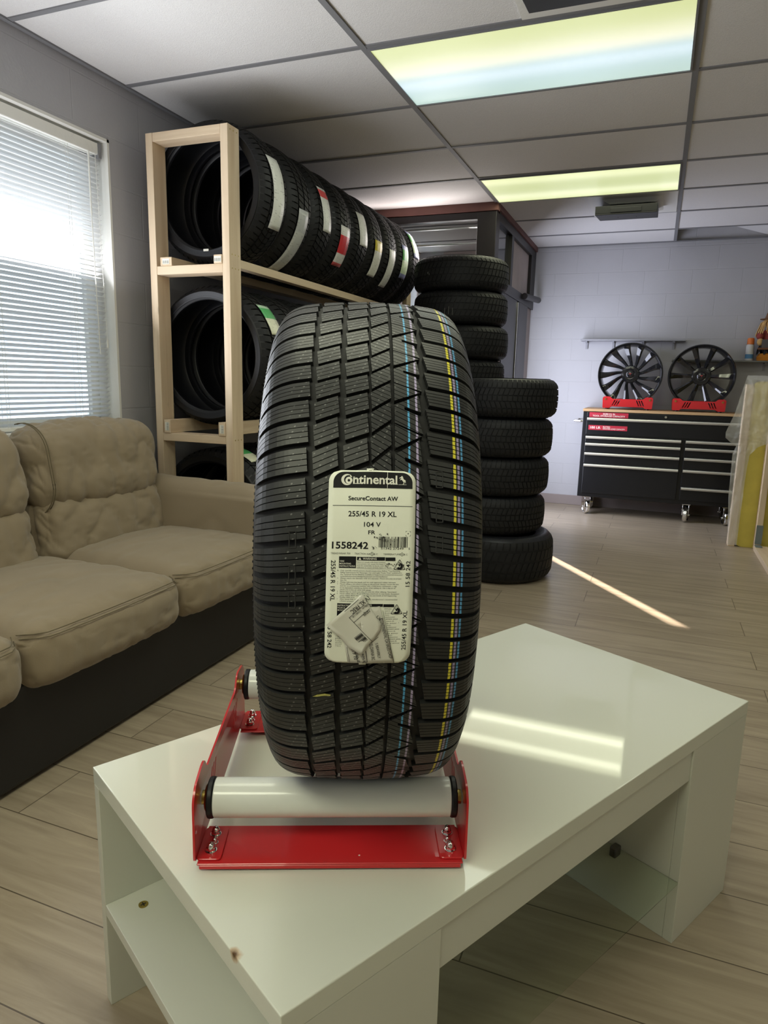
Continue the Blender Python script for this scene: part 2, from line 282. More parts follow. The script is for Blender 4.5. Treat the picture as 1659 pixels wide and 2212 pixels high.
# ------------------------------------------------------------------ mesh helpers
class MB:
    def __init__(s): s.v = []; s.f = []; s.m = []; s.uv = None; s.top = None
    def add(s, vs, fs, mi=0):
        n = len(s.v); s.v += [tuple(p) for p in vs]; s.f += [tuple(n + i for i in f) for f in fs]; s.m += [mi] * len(fs); return s
    def box(s, x0, x1, y0, y1, z0, z1, mi=0, M=None):
        vs = [Vector((x, y, z)) for z in (z0, z1) for y in (y0, y1) for x in (x0, x1)]
        if M is not None: vs = [M @ p for p in vs]
        return s.add(vs, [(0, 2, 3, 1), (4, 5, 7, 6), (0, 1, 5, 4), (2, 6, 7, 3), (0, 4, 6, 2), (1, 3, 7, 5)], mi)
    def lathe(s, prof, n=48, M=None, mi=0, closed=False):
        """prof: (axial x, radius) around the local X axis"""
        vs = []; fs = []; k = len(prof)
        for i in range(n):
            a = 2 * PI * i / n; c, d = math.cos(a), math.sin(a)
            vs += [Vector((x, -r * c, -r * d)) for x, r in prof]
        if M is not None: vs = [M @ p for p in vs]
        for i in range(n):
            j = (i + 1) % n
            for q in range(k if closed else k - 1):
                q2 = (q + 1) % k
                fs.append((i * k + q, i * k + q2, j * k + q2, j * k + q))
        return s.add(vs, fs, mi)
    def cyl(s, p0, p1, r, n=16, mi=0, r1=None, cap=True):
        p0, p1 = Vector(p0), Vector(p1); d = (p1 - p0); q = d.normalized().to_track_quat('Z', 'Y').to_matrix(); r1 = r if r1 is None else r1
        vs = [p0 + q @ Vector((r * math.cos(2 * PI * i / n), r * math.sin(2 * PI * i / n), 0)) for i in range(n)]
        vs += [p1 + q @ Vector((r1 * math.cos(2 * PI * i / n), r1 * math.sin(2 * PI * i / n), 0)) for i in range(n)]
        fs = [(i, (i + 1) % n, n + (i + 1) % n, n + i) for i in range(n)]
        if cap: fs += [tuple(reversed(range(n))), tuple(range(n, 2 * n))]
        return s.add(vs, fs, mi)
    def tube(s, pts, r, n=8, mi=0):
        pts = [Vector(p) for p in pts]; k = len(pts); vs = []; fs = []
        for i, p in enumerate(pts):
            d = (pts[min(i + 1, k - 1)] - pts[max(i - 1, 0)]).normalized(); q = d.to_track_quat('Z', 'Y').to_matrix()
            vs += [p + q @ Vector((r * math.cos(2 * PI * a / n), r * math.sin(2 * PI * a / n), 0)) for a in range(n)]
        for i in range(k - 1):
            for a in range(n): fs.append((i * n + a, i * n + (a + 1) % n, (i + 1) * n + (a + 1) % n, (i + 1) * n + a))
        fs += [tuple(reversed(range(n))), tuple(range((k - 1) * n, k * n))]
        return s.add(vs, fs, mi)
    def prism(s, poly, h0, h1, fn, mi=0):
        """poly in 2D, extruded from h0 to h1; fn(a, b, h) -> xyz"""
        n = len(poly); vs = [fn(a, b, h0) for a, b in poly] + [fn(a, b, h1) for a, b in poly]
        return s.add(vs, [tuple(reversed(range(n))), tuple(range(n, 2 * n))] + [(i, (i + 1) % n, n + (i + 1) % n, n + i) for i in range(n)], mi)
    def sphere(s, c, r, nu=16, nv=10, sc=(1, 1, 1), mi=0):
        vs = []; fs = []
        for i in range(nv + 1):
            t = PI * i / nv
            for j in range(nu):
                p = 2 * PI * j / nu; vs.append((c[0] + sc[0] * r * math.sin(t) * math.cos(p), c[1] + sc[1] * r * math.sin(t) * math.sin(p), c[2] + sc[2] * r * math.cos(t)))
        for i in range(nv):
            for j in range(nu): fs.append((i * nu + j, (i + 1) * nu + j, (i + 1) * nu + (j + 1) % nu, i * nu + (j + 1) % nu))
        return s.add(vs, fs, mi)
def obj(name, mb, mats, parent=None, smooth=35, bevel=0.0, seg=2, merge=0.0, weld=None):
    me = bpy.data.meshes.new(name); me.from_pydata(mb.v, [], mb.f)
    for m in (mats if isinstance(mats, (list, tuple)) else [mats]): me.materials.append(m)
    if len(set(mb.m)) > 1: me.polygons.foreach_set('material_index', mb.m)
    if mb.uv is not None:
        l = me.uv_layers.new(name='UVMap')
        for lp in me.loops: l.data[lp.index].uv = mb.uv[lp.vertex_index]
    if mb.top is not None:
        a = me.attributes.new('top', 'FLOAT', 'FACE'); a.data.foreach_set('value', mb.top)
    bm = bmesh.new(); bm.from_mesh(me)
    if merge > 0: bmesh.ops.remove_doubles(bm, verts=bm.verts, dist=merge)
    bmesh.ops.recalc_face_normals(bm, faces=bm.faces); bm.to_mesh(me); bm.free()
    if smooth:
        me.polygons.foreach_set('use_smooth', [True] * len(me.polygons))
        me.set_sharp_from_angle(angle=math.radians(smooth))
    o = bpy.data.objects.new(name, me); COL.objects.link(o)
    if parent: o.parent = parent
    if bevel > 0:
        bv = o.modifiers.new('bevel', 'BEVEL'); bv.width = bevel; bv.segments = seg; bv.limit_method = 'ANGLE'; bv.angle_limit = math.radians(40)
    return o
def thing(name, label, cat, loc=(0, 0, 0), rz=0.0, group=None):
    o = bpy.data.objects.new(name, None); COL.objects.link(o); o.location = loc; o.rotation_euler = (0, 0, rz); o.empty_display_size = 0.1
    return tag(o, label, cat, group)
def tag(o, label, cat, group=None):
    o['label'] = label; o['category'] = cat
    if group: o['group'] = group
    return o
def struct(name, mb, m, parent=None, **k):
    o = obj(name, mb, m, parent, **k); o['kind'] = 'structure'; return o
def dup(root, loc, rz=None, label=None, group=None):
    r = root.copy(); COL.objects.link(r); r.location = loc
    if rz is not None: r.rotation_euler = (0, 0, rz)
    if label: r['label'] = label
    if group: r['group'] = group
    for ch in list(root.children):
        c = ch.copy(); COL.objects.link(c); c.parent = r
        for g in ch.children:
            d = g.copy(); COL.objects.link(d); d.parent = c
    return r
def rbox(hx, hy, hz, r, N=24, fn=None, c=(0, 0, 0)):
    """rounded box, evenly gridded; fn(p, n) -> p moves each vertex"""
    mb = MB(); idx = {}
    def vert(i, j, k):
        if (i, j, k) in idx: return idx[(i, j, k)]
        p = Vector(((2 * i / N - 1), (2 * j / N - 1), (2 * k / N - 1)))
        q = Vector((p.x * hx, p.y * hy, p.z * hz))
        rr = Vector((min(r, hx), min(r, hy), min(r, hz)))
        inn = Vector([max(-(h - a), min(h - a, t)) for h, a, t in zip((hx, hy, hz), rr, q)])
        d = Vector([(t - s_) / a for t, s_, a in zip(q, inn, rr)])
        n = d.normalized(); q = inn + Vector((n.x * rr.x, n.y * rr.y, n.z * rr.z))
        if fn: q = fn(q, n)
        idx[(i, j, k)] = len(mb.v); mb.v.append((q.x + c[0], q.y + c[1], q.z + c[2])); return idx[(i, j, k)]
    for a in range(N):
        for b_ in range(N):
            for lo in (0, N):
                for f in (((lo, a, b_), (lo, a + 1, b_), (lo, a + 1, b_ + 1), (lo, a, b_ + 1)), ((a, lo, b_), (a, lo, b_ + 1), (a + 1, lo, b_ + 1), (a + 1, lo, b_)), ((a, b_, lo), (a + 1, b_, lo), (a + 1, b_ + 1, lo), (a, b_ + 1, lo))):
                    mb.f.append(tuple(vert(*q) for q in f)); mb.m.append(0)
    return mb
_tc = {}
def text2d(s, bold=0.0, fill=True):
    """filled 2D outlines of a word in the built-in font: verts, faces, size"""
    if (s, bold) in _tc: return _tc[(s, bold)]
    cu = bpy.data.curves.new('t', 'FONT'); cu.body = s; cu.offset = bold; cu.resolution_u = 3
    o = bpy.data.objects.new('t', cu); COL.objects.link(o)
    dg = bpy.context.evaluated_depsgraph_get(); dg.update()
    me = bpy.data.meshes.new_from_object(o.evaluated_get(dg))
    vs = [(v.co.x, v.co.y) for v in me.vertices]; fs = [tuple(p.vertices) for p in me.polygons]
    bpy.data.objects.remove(o); bpy.data.curves.remove(cu); bpy.data.meshes.remove(me)
    x0 = min(v[0] for v in vs); x1 = max(v[0] for v in vs); y0 = 0.0; y1 = max(v[1] for v in vs)
    _tc[(s, bold)] = (vs, fs, x0, x1, y0, y1); return _tc[(s, bold)]
def add_text(mb, s, fn, x, y, w, h, rot=0.0, bold=0.0, mi=0):
    """word with left baseline at (x, y), w wide, h high; fn(u, v) -> xyz; rot in radians"""
    vs, fs, x0, x1, y0, y1 = text2d(s, bold); kx = w / (x1 - x0); ky = h / (y1 - y0); c, d = math.cos(rot), math.sin(rot)
    pts = []
    for a, b_ in vs:
        p, q = (a - x0) * kx, b_ * ky
        pts.append(fn(x + p * c - q * d, y + p * d + q * c))
    mb.add(pts, fs, mi)
def plate(outline, holes, thick):
    """flat 2D plate with holes, thickness along +Z from 0: returns verts, faces"""
    cu = bpy.data.curves.new('p', 'CURVE'); cu.dimensions = '2D'; cu.fill_mode = 'BOTH'; cu.extrude = thick / 2
    for lp in [outline] + holes:
        sp_ = cu.splines.new('POLY'); sp_.points.add(len(lp) - 1); sp_.use_cyclic_u = True
        for p, (a, b_) in zip(sp_.points, lp): p.co = (a, b_, 0, 1)
    o = bpy.data.objects.new('p', cu); COL.objects.link(o)
    dg = bpy.context.evaluated_depsgraph_get(); dg.update()
    me = bpy.data.meshes.new_from_object(o.evaluated_get(dg))
    vs = [(v.co.x, v.co.y, v.co.z + thick / 2) for v in me.vertices]; fs = [tuple(p.vertices) for p in me.polygons]
    bpy.data.objects.remove(o); bpy.data.curves.remove(cu); bpy.data.meshes.remove(me)
    return vs, fs
def rounded(poly, r, n=4):
    """rounds the corners of a 2D outline"""
    out = []; k = len(poly)
    for i in range(k):
        p0, p, p1 = (Vector(poly[(i + d) % k]) for d in (-1, 0, 1)); a, b_ = (p0 - p), (p1 - p); t = min(r, a.length * 0.45, b_.length * 0.45)
        s_, e_ = p + a.normalized() * t, p + b_.normalized() * t
        for j in range(n + 1):
            u = j / n; q = s_ * (1 - u) ** 2 + p * 2 * u * (1 - u) + e_ * u * u; out.append((q.x, q.y))
    return out
# ------------------------------------------------------------------ the room
XL, YB, ZC = -2.375, 6.89, 2.444
XR, YF = 3.0, -3.2
struct('floor', MB().box(XL - 0.2, XR, YF, YB + 0.2, -0.05, 0), M_floor, smooth=0)
WY0, WY1, WZ0, WZ1 = 0.6, 2.60, 0.90, 2.185
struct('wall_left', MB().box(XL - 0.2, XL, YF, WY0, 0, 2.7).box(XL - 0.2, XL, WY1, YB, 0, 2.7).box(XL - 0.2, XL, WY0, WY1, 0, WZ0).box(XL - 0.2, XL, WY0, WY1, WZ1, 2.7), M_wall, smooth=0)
ox0, ox1 = -2.352, -2.12  # unseen gap added in the back wall so sun reaches only the slit
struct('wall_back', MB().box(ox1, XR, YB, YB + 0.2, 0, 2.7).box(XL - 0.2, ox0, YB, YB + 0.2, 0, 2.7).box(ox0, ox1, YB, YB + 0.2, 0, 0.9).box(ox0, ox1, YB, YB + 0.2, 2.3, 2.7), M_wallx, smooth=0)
struct('wall_right', MB().box(XR, XR + 0.1, YF, YB + 0.2, 0, 2.7), M_plain, smooth=0)
struct('wall_front', MB().box(XL - 0.2, XR, YF - 0.1, YF, 0, 2.7), M_plain, smooth=0)
struct('baseboard_back', MB().box(-1.19, XR, YB - 0.008, YB, 0, 0.095), M_taupe, smooth=0, bevel=0.003)
hx0, hx1, hy0, hy1 = 0.04, 1.235, 6.385, YB
struct('ceiling', MB().box(XL - 0.2, XR, YF, hy0, ZC, ZC + 0.016).box(XL - 0.2, hx0, hy0, YB + 0.2, ZC, ZC + 0.016).box(hx1, XR, hy0, YB + 0.2, ZC, ZC + 0.016)
       .box(XL - 0.2, XR, YF, YB + 0.2, 2.7, 2.72), M_ceil, smooth=0)
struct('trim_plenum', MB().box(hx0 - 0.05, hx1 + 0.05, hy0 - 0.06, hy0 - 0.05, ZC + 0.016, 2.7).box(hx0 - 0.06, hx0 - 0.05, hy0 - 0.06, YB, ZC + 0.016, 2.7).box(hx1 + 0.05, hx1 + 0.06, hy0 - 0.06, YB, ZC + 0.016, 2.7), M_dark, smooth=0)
GX0, GY0 = -1.193, 2.71
g = MB()
for k in range(-1, 4):
    x = GX0 + 1.22 * k
    if XL < x < XR: g.box(x - 0.0125, x + 0.0125, YF, YB, ZC - 0.006, ZC + 0.02)
for j in range(-9, 7):
    y = GY0 + 0.61 * j
    if YF < y < YB: g.box(XL, XR, y - 0.0115, y + 0.0115, ZC - 0.005, ZC + 0.02)
struct('trim_ceiling_grid', g, M_tbar, smooth=0)
struct('trim_ceiling_edge', MB().box(XL, XL + 0.022, YF, YB, ZC - 0.008, ZC - 0.0005).box(-1.19, XR, YB - 0.022, YB, ZC - 0.008, ZC - 0.0005), M_tbar, smooth=0)
# window reveal, frame, pane
struct('trim_window_reveal', MB().box(XL - 0.2, XL + 0.001, WY1 - 0.012, WY1, WZ0, WZ1).box(XL - 0.2, XL + 0.001, WY0, WY0 + 0.012, WZ0, WZ1).box(XL - 0.2, XL + 0.001, WY0, WY1, WZ1 - 0.012, WZ1).box(XL - 0.2, XL + 0.03, WY0, WY1, WZ0, WZ0 + 0.02), M_reveal, smooth=0)
fr = MB()
wy0, wy1, wz0, wz1 = WY0 + 0.012, WY1 - 0.012, WZ0 + 0.02, WZ1 - 0.012
fr.box(-2.53, -2.49, wy0, wy0 + 0.05, wz0, wz1).box(-2.53, -2.49, wy1 - 0.05, wy1, wz0, wz1).box(-2.53, -2.49, wy0, wy1, wz0, wz0 + 0.05).box(-2.53, -2.49, wy0, wy1, wz1 - 0.05, wz1).box(-2.53, -2.49, 1.58, 1.62, wz0, wz1)
wf = struct('window_1', fr, M_reveal, smooth=0, bevel=0.003)
pane = obj('window_pane', MB().box(-2.514, -2.510, wy0 + 0.05, wy1 - 0.05, wz0 + 0.05, wz1 - 0.05), M_glass, wf, smooth=0)
# vestibule at the far left corner
PX, PY = -1.19, 5.14
v = MB()
v.box(PX - 0.14, PX, PY, PY + 0.12, 0, 2.385)                        # corner post
v.box(XL, PX - 0.14, PY, PY + 0.06, 2.335, 2.385)                    # front beam
v.box(XL, PX - 0.14, PY, PY + 0.06, 0, 1.05)                         # front lower panel
v.box(PX - 0.06, PX, PY + 0.12, YB, 2.335, 2.40)
v.box(PX - 0.06, PX, PY + 0.12, YB, 1.87, 1.95)
v.box(PX - 0.06, PX, 5.74, 5.82, 1.95, 2.335).box(PX - 0.06, PX, 6.66, YB, 1.95, 2.335)
v.box(PX - 0.06, PX, 6.18, 6.60, 0, 1.87)                            # dark lower post
v.box(PX - 0.016, PX - 0.006, 5.26, 5.462, 0, 1.87).box(PX - 0.016, PX - 0.006, 5.578, 6.12, 0, 1.87).box(PX - 0.016, PX - 0.006, 5.462, 5.578, 0, 0.5).box(PX - 0.016, PX - 0.006, 5.462, 5.578, 1.405, 1.87)
door = struct('door_1', v, M_brown, smooth=0, bevel=0.003)
struct('trim_1', MB().box(XL, PX + 0.012, PY - 0.012, PY + 0.05, 2.388, ZC).box(PX - 0.05, PX + 0.012, PY + 0.05, YB, 2.402, ZC), M_redbrown, smooth=0)
obj('transom_glass', MB().box(XL, PX - 0.14, PY + 0.028, PY + 0.032, 1.05, 2.335), M_glass, door, smooth=0)
obj('smoked_pane', MB().box(PX - 0.034, PX - 0.028, 5.26, 5.74, 1.95, 2.335), M_smoke, door, smooth=0)
obj('clear_pane', MB().box(PX - 0.034, PX - 0.028, 5.82, 6.66, 1.95, 2.335), M_pink, door, smooth=0)
obj('door_edge_strip', MB().box(PX - 0.05, PX + 0.004, 6.122, 6.140, 0, 1.86), M_chrome, door, smooth=0, bevel=0.002)
obj('side_panel', MB().box(PX - 0.05, PX - 0.02, 6.142, 6.178, 0, 1.87).box(PX - 0.05, PX - 0.02, 6.602, YB - 0.003, 0, 1.87), M_taupe, door, smooth=0)
hv = MB(); hv.cyl((PX + 0.02, 6.3, 1.93), (PX + 0.06, 6.8, 1.95), 0.028, 12).cyl((PX + 0.0, 6.5, 1.95), (PX + 0.04, 6.5, 1.95), 0.02)
obj('door_closer', hv, M_brown, door)
struct('trim_2', MB().box(XL, PX - 0.14, PY + 0.10, PY + 0.125, 2.300, 2.312).box(XL, PX - 0.14, PY + 0.10, PY + 0.125, 2.185, 2.197).box(XL, PX - 0.14, PY + 0.10, PY + 0.125, 2.07, 2.085), M_alu, smooth=0, bevel=0.003)
struct('wall_vestibule', MB().box(-2.11, PX - 0.07, YB - 0.02, YB - 0.001, 0, 2.44).box(XL + 0.001, XL + 0.015, PY + 0.07, YB - 0.4, 0, 2.44), M_pink, smooth=0)
lamp('vestibule_fill', 'AREA', 7.0, (1.0, 0.90, 0.88), (-1.8, 6.2, 2.42), (0, 0.1, -1), 0.7, 0.9)  # added fill for the dark vestibule interior
# outdoors seen through the blind
struct('floor_forecourt', MB().box(-40, -2.57, -25, 30, -0.25, -0.2), M_ground, smooth=0)
M_far = mat('pale_blue_cladding', (0.72, 0.77, 0.88), 0.7, noise_amt=0.12, noise_scale=1.5)
bl = thing('building', 'pale blue-grey low building seen outside through the white blind', 'building', (-16, 5, -0.2))
obj('wall', MB().box(-2, 2, -14, 14, 0, 2.6), M_far, bl, smooth=0)
obj('roof', MB().box(-2.3, 2.3, -14.3, 14.3, 2.6, 2.9), M_ground, bl, smooth=0)
obj('window_band', MB().box(2.0, 2.05, -10, 8, 0.9, 1.9), M_alu, bl, smooth=0)
# ------------------------------------------------------------------ window blind
bd = thing('window_blind', 'white aluminium mini blind hanging in the window behind the sofa', 'blind', (-2.42, 1.6, WZ0))
by0, by1 = -0.965, 0.972
sl = MB(); z = 0.05
ti = math.radians(30)
while z < 1.205:
    for q in range(4):
        u0, u1 = -0.0125 + q * 0.00625, -0.0125 + (q + 1) * 0.00625
        def P_(u): 
            cz = 0.0022 * (1 - (u / 0.0125) ** 2)
            return (u * math.cos(ti) - cz * math.sin(ti), z + u * math.sin(ti) + cz * math.cos(ti))
        a, b_ = P_(u0), P_(u1); jy = random.uniform(-0.003, 0.003)
        sl.add([(a[0], by0 + jy, a[1]), (a[0], by1 + jy, a[1]), (b_[0], by1 + jy, b_[1]), (b_[0], by0 + jy, b_[1])], [(0, 1, 2, 3)])
    z += 0.0212
obj('slats', sl, M_slat, bd, smooth=60, merge=0.0002)
obj('headrail', MB().box(-0.02, 0.022, by0, by1, 1.215, 1.262), M_reveal, bd, bevel=0.003)
obj('bottom_rail', MB().box(-0.014, 0.014, by0, by1, 0.024, 0.04), M_reveal, bd, bevel=0.003)
for yy in (0.78, 0.40, -0.3, -0.8):
    for xx, dy in ((-0.0135, 0), (0.0135, 0), (0.015, 0.012)): obj('ladder_cord', MB().cyl((xx, yy + dy, 0.03), (xx, yy + dy, 1.22), 0.0008, 5), M_reveal, bd)
obj('tilt_wand', MB().cyl((0.026, 0.895, 1.215), (0.026, 0.895, 0.95), 0.004, 6).cyl((0.026, 0.895, 0.95), (0.030, 0.90, 0.35), 0.0025, 6), M_reveal, bd)
obj('lift_cord', MB().cyl((0.03, 0.93, 1.215), (0.032, 0.945, 0.42), 0.0012, 6).cyl((0.032, 0.945, 0.42), (0.032, 0.945, 0.38), 0.004, 8), M_reveal, bd)
br_ = MB(); br_.box(-0.024, 0.026, 0.955, 0.973, 1.20, 1.263)
obj('end_bracket', br_, M_tbar, bd, bevel=0.002)
# ------------------------------------------------------------------ ceiling lights and air vents
def troffer(y, label, lens):
    t = thing('ceiling_light', label, 'ceiling light', (GX0 + 0.61, y, ZC), 0, 'fluorescent ceiling panels')
    fm = MB(); X, Y = 0.597, 0.293
    fm.box(-X, X, -Y, -Y + 0.008, -0.012, 0.0).box(-X, X, Y - 0.008, Y, -0.012, 0.0).box(-X, -X + 0.008, -Y + 0.008, Y - 0.008, -0.012, 0).box(X - 0.008, X, -Y + 0.008, Y - 0.008, -0.012, 0)
    obj('frame', fm, M_tbar, t, smooth=0)
    obj('lens', MB().box(-X + 0.008, X - 0.008, -Y + 0.008, Y - 0.008, -0.008, -0.001), lens, t, smooth=0)
troffer(GY0 + 0.305, 'large fluorescent ceiling panel in the foreground, bluish along its far half', M_lens1)
troffer(GY0 + 0.61 * 3 + 0.305, 'farther fluorescent ceiling panel glowing yellow-green, above the tire stacks', M_lens2)
def vent(y, label):
    t = thing('air_vent', label, 'air vent', (GX0 + 1.22 - 0.305, y, ZC), 0)
    p = MB(); X = 0.29
    p.box(-X, X, -X, -0.20, -0.008, 0).box(-X, X, 0.20, X, -0.008, 0).box(-X, -0.20, -0.2, 0.2, -0.008, 0).box(0.20, X, -0.2, 0.2, -0.008, 0)
    p.add([(-0.2, -0.2, -0.008), (0.2, -0.2, -0.008), (0.2, 0.2, -0.008), (-0.2, 0.2, -0.008), (-0.15, -0.15, -0.03), (0.15, -0.15, -0.03), (0.15, 0.15, -0.03), (-0.15, 0.15, -0.03)], [(0, 1, 5, 4), (1, 2, 6, 5), (2, 3, 7, 6), (3, 0, 4, 7), (4, 5, 6, 7)])
    obj('vent_panel', p, M_reveal, t, smooth=0)
    d = MB(); tl = Matrix.Translation((-0.03, -0.10, -0.095)) @ Matrix.Rotation(math.radians(7), 4, 'X')
    d.box(-0.20, 0.20, -0.20, 0.20, -0.012, -0.004, M=tl)
    for q in ((-0.20, 0.20, -0.20, -0.19), (-0.20, 0.20, 0.19, 0.20), (-0.20, -0.19, -0.19, 0.19), (0.19, 0.20, -0.19, 0.19)): d.box(*q, -0.004, 0.045, M=tl)
    d.box(-0.10, 0.10, -0.205, -0.2, 0.0, 0.03, M=tl)
    obj('air_deflector', d, M_blackp, t, smooth=0, bevel=0.004)
    for sx in (-0.12, 0.12):
        for yy, ye in ((0.08, -0.09), (-0.12, -0.10)): obj('strut', MB().cyl((sx, yy, -0.03), (sx * 0.5 - 0.03, ye, -0.10), 0.008, 8), M_blackp, t)
vent(GY0 + 0.61 * 4 + 0.305, 'ceiling air vent with a hanging black deflector beyond the far light panel')
vent(GY0 - 0.305, 'ceiling air vent with a black deflector at the top edge, before the near light panel')
ct = obj('ceiling_tile', MB().box(-0.59, 0.45, -0.02, 0.02, -0.25, 0.25, M=Matrix.Rotation(math.radians(62), 4, 'X')), M_ceil, smooth=0)
ct.location = (0.78, 6.66, ZC + 0.14); ct.rotation_euler = (0, math.radians(9), math.radians(-18))
tag(ct, 'loose white ceiling tile pushed up askew in the dark opening by the back wall', 'ceiling tile')
# ------------------------------------------------------------------ sofa along the left wall
sf = thing('sofa', 'beige suede three-seat sofa with a dark base under the window', 'sofa', (-1.572, 1.28, 0))
def wr(p, sc, amp, st=(1, 1, 1), seed=0):
    q = Vector((p.x * st[0], p.y * st[1], p.z * st[2])) * sc + Vector((seed * 3.1, seed * 1.7, seed))
    n_ = noise.noise(q) + 0.5 * noise.noise(q * 2.1); return -amp * (1 - min(1, abs(n_) * 2.2)) ** 2
obj('base', MB().box(-0.68, 0.0, -1.0, 1.40, 0.012, 0.31), M_sofab, sf, bevel=0.012)
for k in range(3):
    cy_ = -0.335 + 0.66 * (k - 0.0) - 0.0
    def seat(p, n, k=k):
        q = p.copy(); fx, fy = p.x / 0.36, p.y / 0.333
        q.z += n.z * 0.030 * (1 - fx * fx) * (1 - fy * fy) if n.z > 0 else 0
        q.x += max(0, n.x) * (0.022 * (1 - fy * fy) - 0.020 * fy ** 6)
        if n.x > 0.3: q += n * wr(p, 16, 0.007, (1, 1, 0.4), k)
        elif n.z > 0.5: q += n * wr(p, 5, 0.006, (1.6, 0.6, 1), k + 5)
        if n.z > 0.3 and n.x > 0.3: q += n * -0.004 * math.exp(-((n.x - n.z) / 0.16) ** 2)
        return q
    s_ = obj('seat_cushion', rbox(0.36, 0.332, 0.098, 0.075, 44, seat, (-0.292, cy_, 0.372)), M_sofa, sf, smooth=180)
    st = MB()
    for dz in (0.0, 0.013):
        pts = []
        for i in range(25):
            u = -1 + 2 * i / 24; e_ = max(0, abs(u) - 0.80) / 0.20
            pts.append((0.068 - 0.262 + 0.262 - 0.010 - dz * 0.75 + 0.018 * (1 - u * u) - 0.055 * e_ * e_, cy_ + 0.322 * u, 0.439 + dz * 0.8 + 0.004 * (1 - u * u) ))
        st.tube(pts, 0.0016, 6)
    obj('seam', st, M_seam, s_)
for k, (cy_, hy_) in enumerate(((-0.43, 0.325), (0.245, 0.348), (0.957, 0.362))):
    def low(p, n, k=k):
        q = p.copy()
        if n.x > 0: q += n * (0.02 * (1 - (p.y / 0.32) ** 2) * (1 - (p.z / 0.15) ** 2) + wr(p, 6, 0.013, (1, 1.3, 0.7), k + 11) + wr(Vector((p.x, p.y + 0.6 * p.z, p.z)), 14, 0.006, (1, 1.6, 0.6), k + 41))
        return q
    def top(p, n, k=k):
        q = p.copy(); bul = (1 - (p.y / 0.335) ** 2)
        if n.x > -0.2 or n.z > 0.2: q += n * (0.02 * bul + wr(p, 5, 0.015, (1, 1.3, 0.5), k + 21) + wr(Vector((p.x, p.y + 0.45 * p.z, p.z)), 12, 0.007, (1, 1.9, 0.5), k + 51))
        q.z += 0.004 * math.sin(p.y * 13 + k)
        # gathered into folds along the lower seam
        f = max(0.0, min(1.0, (-p.z / 0.17)))
        q.x += f * 0.006 * math.sin(p.y * 50 + 2.0 * math.sin(p.y * 17 + k)) * max(0, n.x)
        return q
    T1 = Matrix.Rotation(math.radians(-9), 4, 'Y')
    m1 = rbox(0.10, hy_ - 0.012, 0.155, 0.09, 40, low); m1.v = [tuple((T1 @ Vector(p)) + Vector((-0.620, cy_, 0.54))) for p in m1.v]
    lo = obj('back_cushion', m1, M_sofa, sf, smooth=180)
    m2 = rbox(0.125, hy_, 0.178, 0.115, 44, top); m2.v = [tuple((T1 @ Vector(p)) + Vector((-0.668, cy_, 0.788))) for p in m2.v]
    hr = obj('head_roll', m2, M_sofa, lo, smooth=180)
    sm = MB()
    for dy in (-hy_ + 0.045, -hy_ + 0.055):
        pts = []
        ro = [(0.01 + 0.118 * math.cos(math.radians(a)), -0.063 + 0.118 * math.sin(math.radians(a))) for a in range(-70, 1, 10)] + [(0.01 + 0.118 * math.cos(math.radians(a)), 0.063 + 0.118 * math.sin(math.radians(a))) for a in range(0, 101, 10)]
        for (xa, za) in ro: pts.append(tuple((T1 @ Vector((xa + 0.002, dy, za))) + Vector((-0.668, cy_, 0.788))))
        sm.tube(pts, 0.0022, 6)
    obj('seam', sm, M_seam, lo)
def armf(p, n):
    q = p.copy(); t = (p.z + 0.21) / 0.42
    q.y += 0.034 * t * t
    q.z += 0.0 if n.z < 0.2 else -0.05 * max(0, (p.x + 0.35) / 0.75) ** 1.0 * 0.3
    q += n * wr(p, 4, 0.006, (1, 1, 1), 33); return q
for yy, sg in ((1.30, 1), (-0.83, -1)):
    m3 = rbox(0.39, 0.070, 0.212, 0.08, 30, armf)
    m3.v = [(p[0] - 0.345, yy + sg * p[1], p[2] + 0.492) for p in m3.v]
    obj('arm', m3, M_sofa, sf, smooth=180)
obj('back_frame', MB().box(-0.797, -0.70, -0.95, 1.35, 0.05, 0.86), M_sofa, sf, bevel=0.04, seg=4)
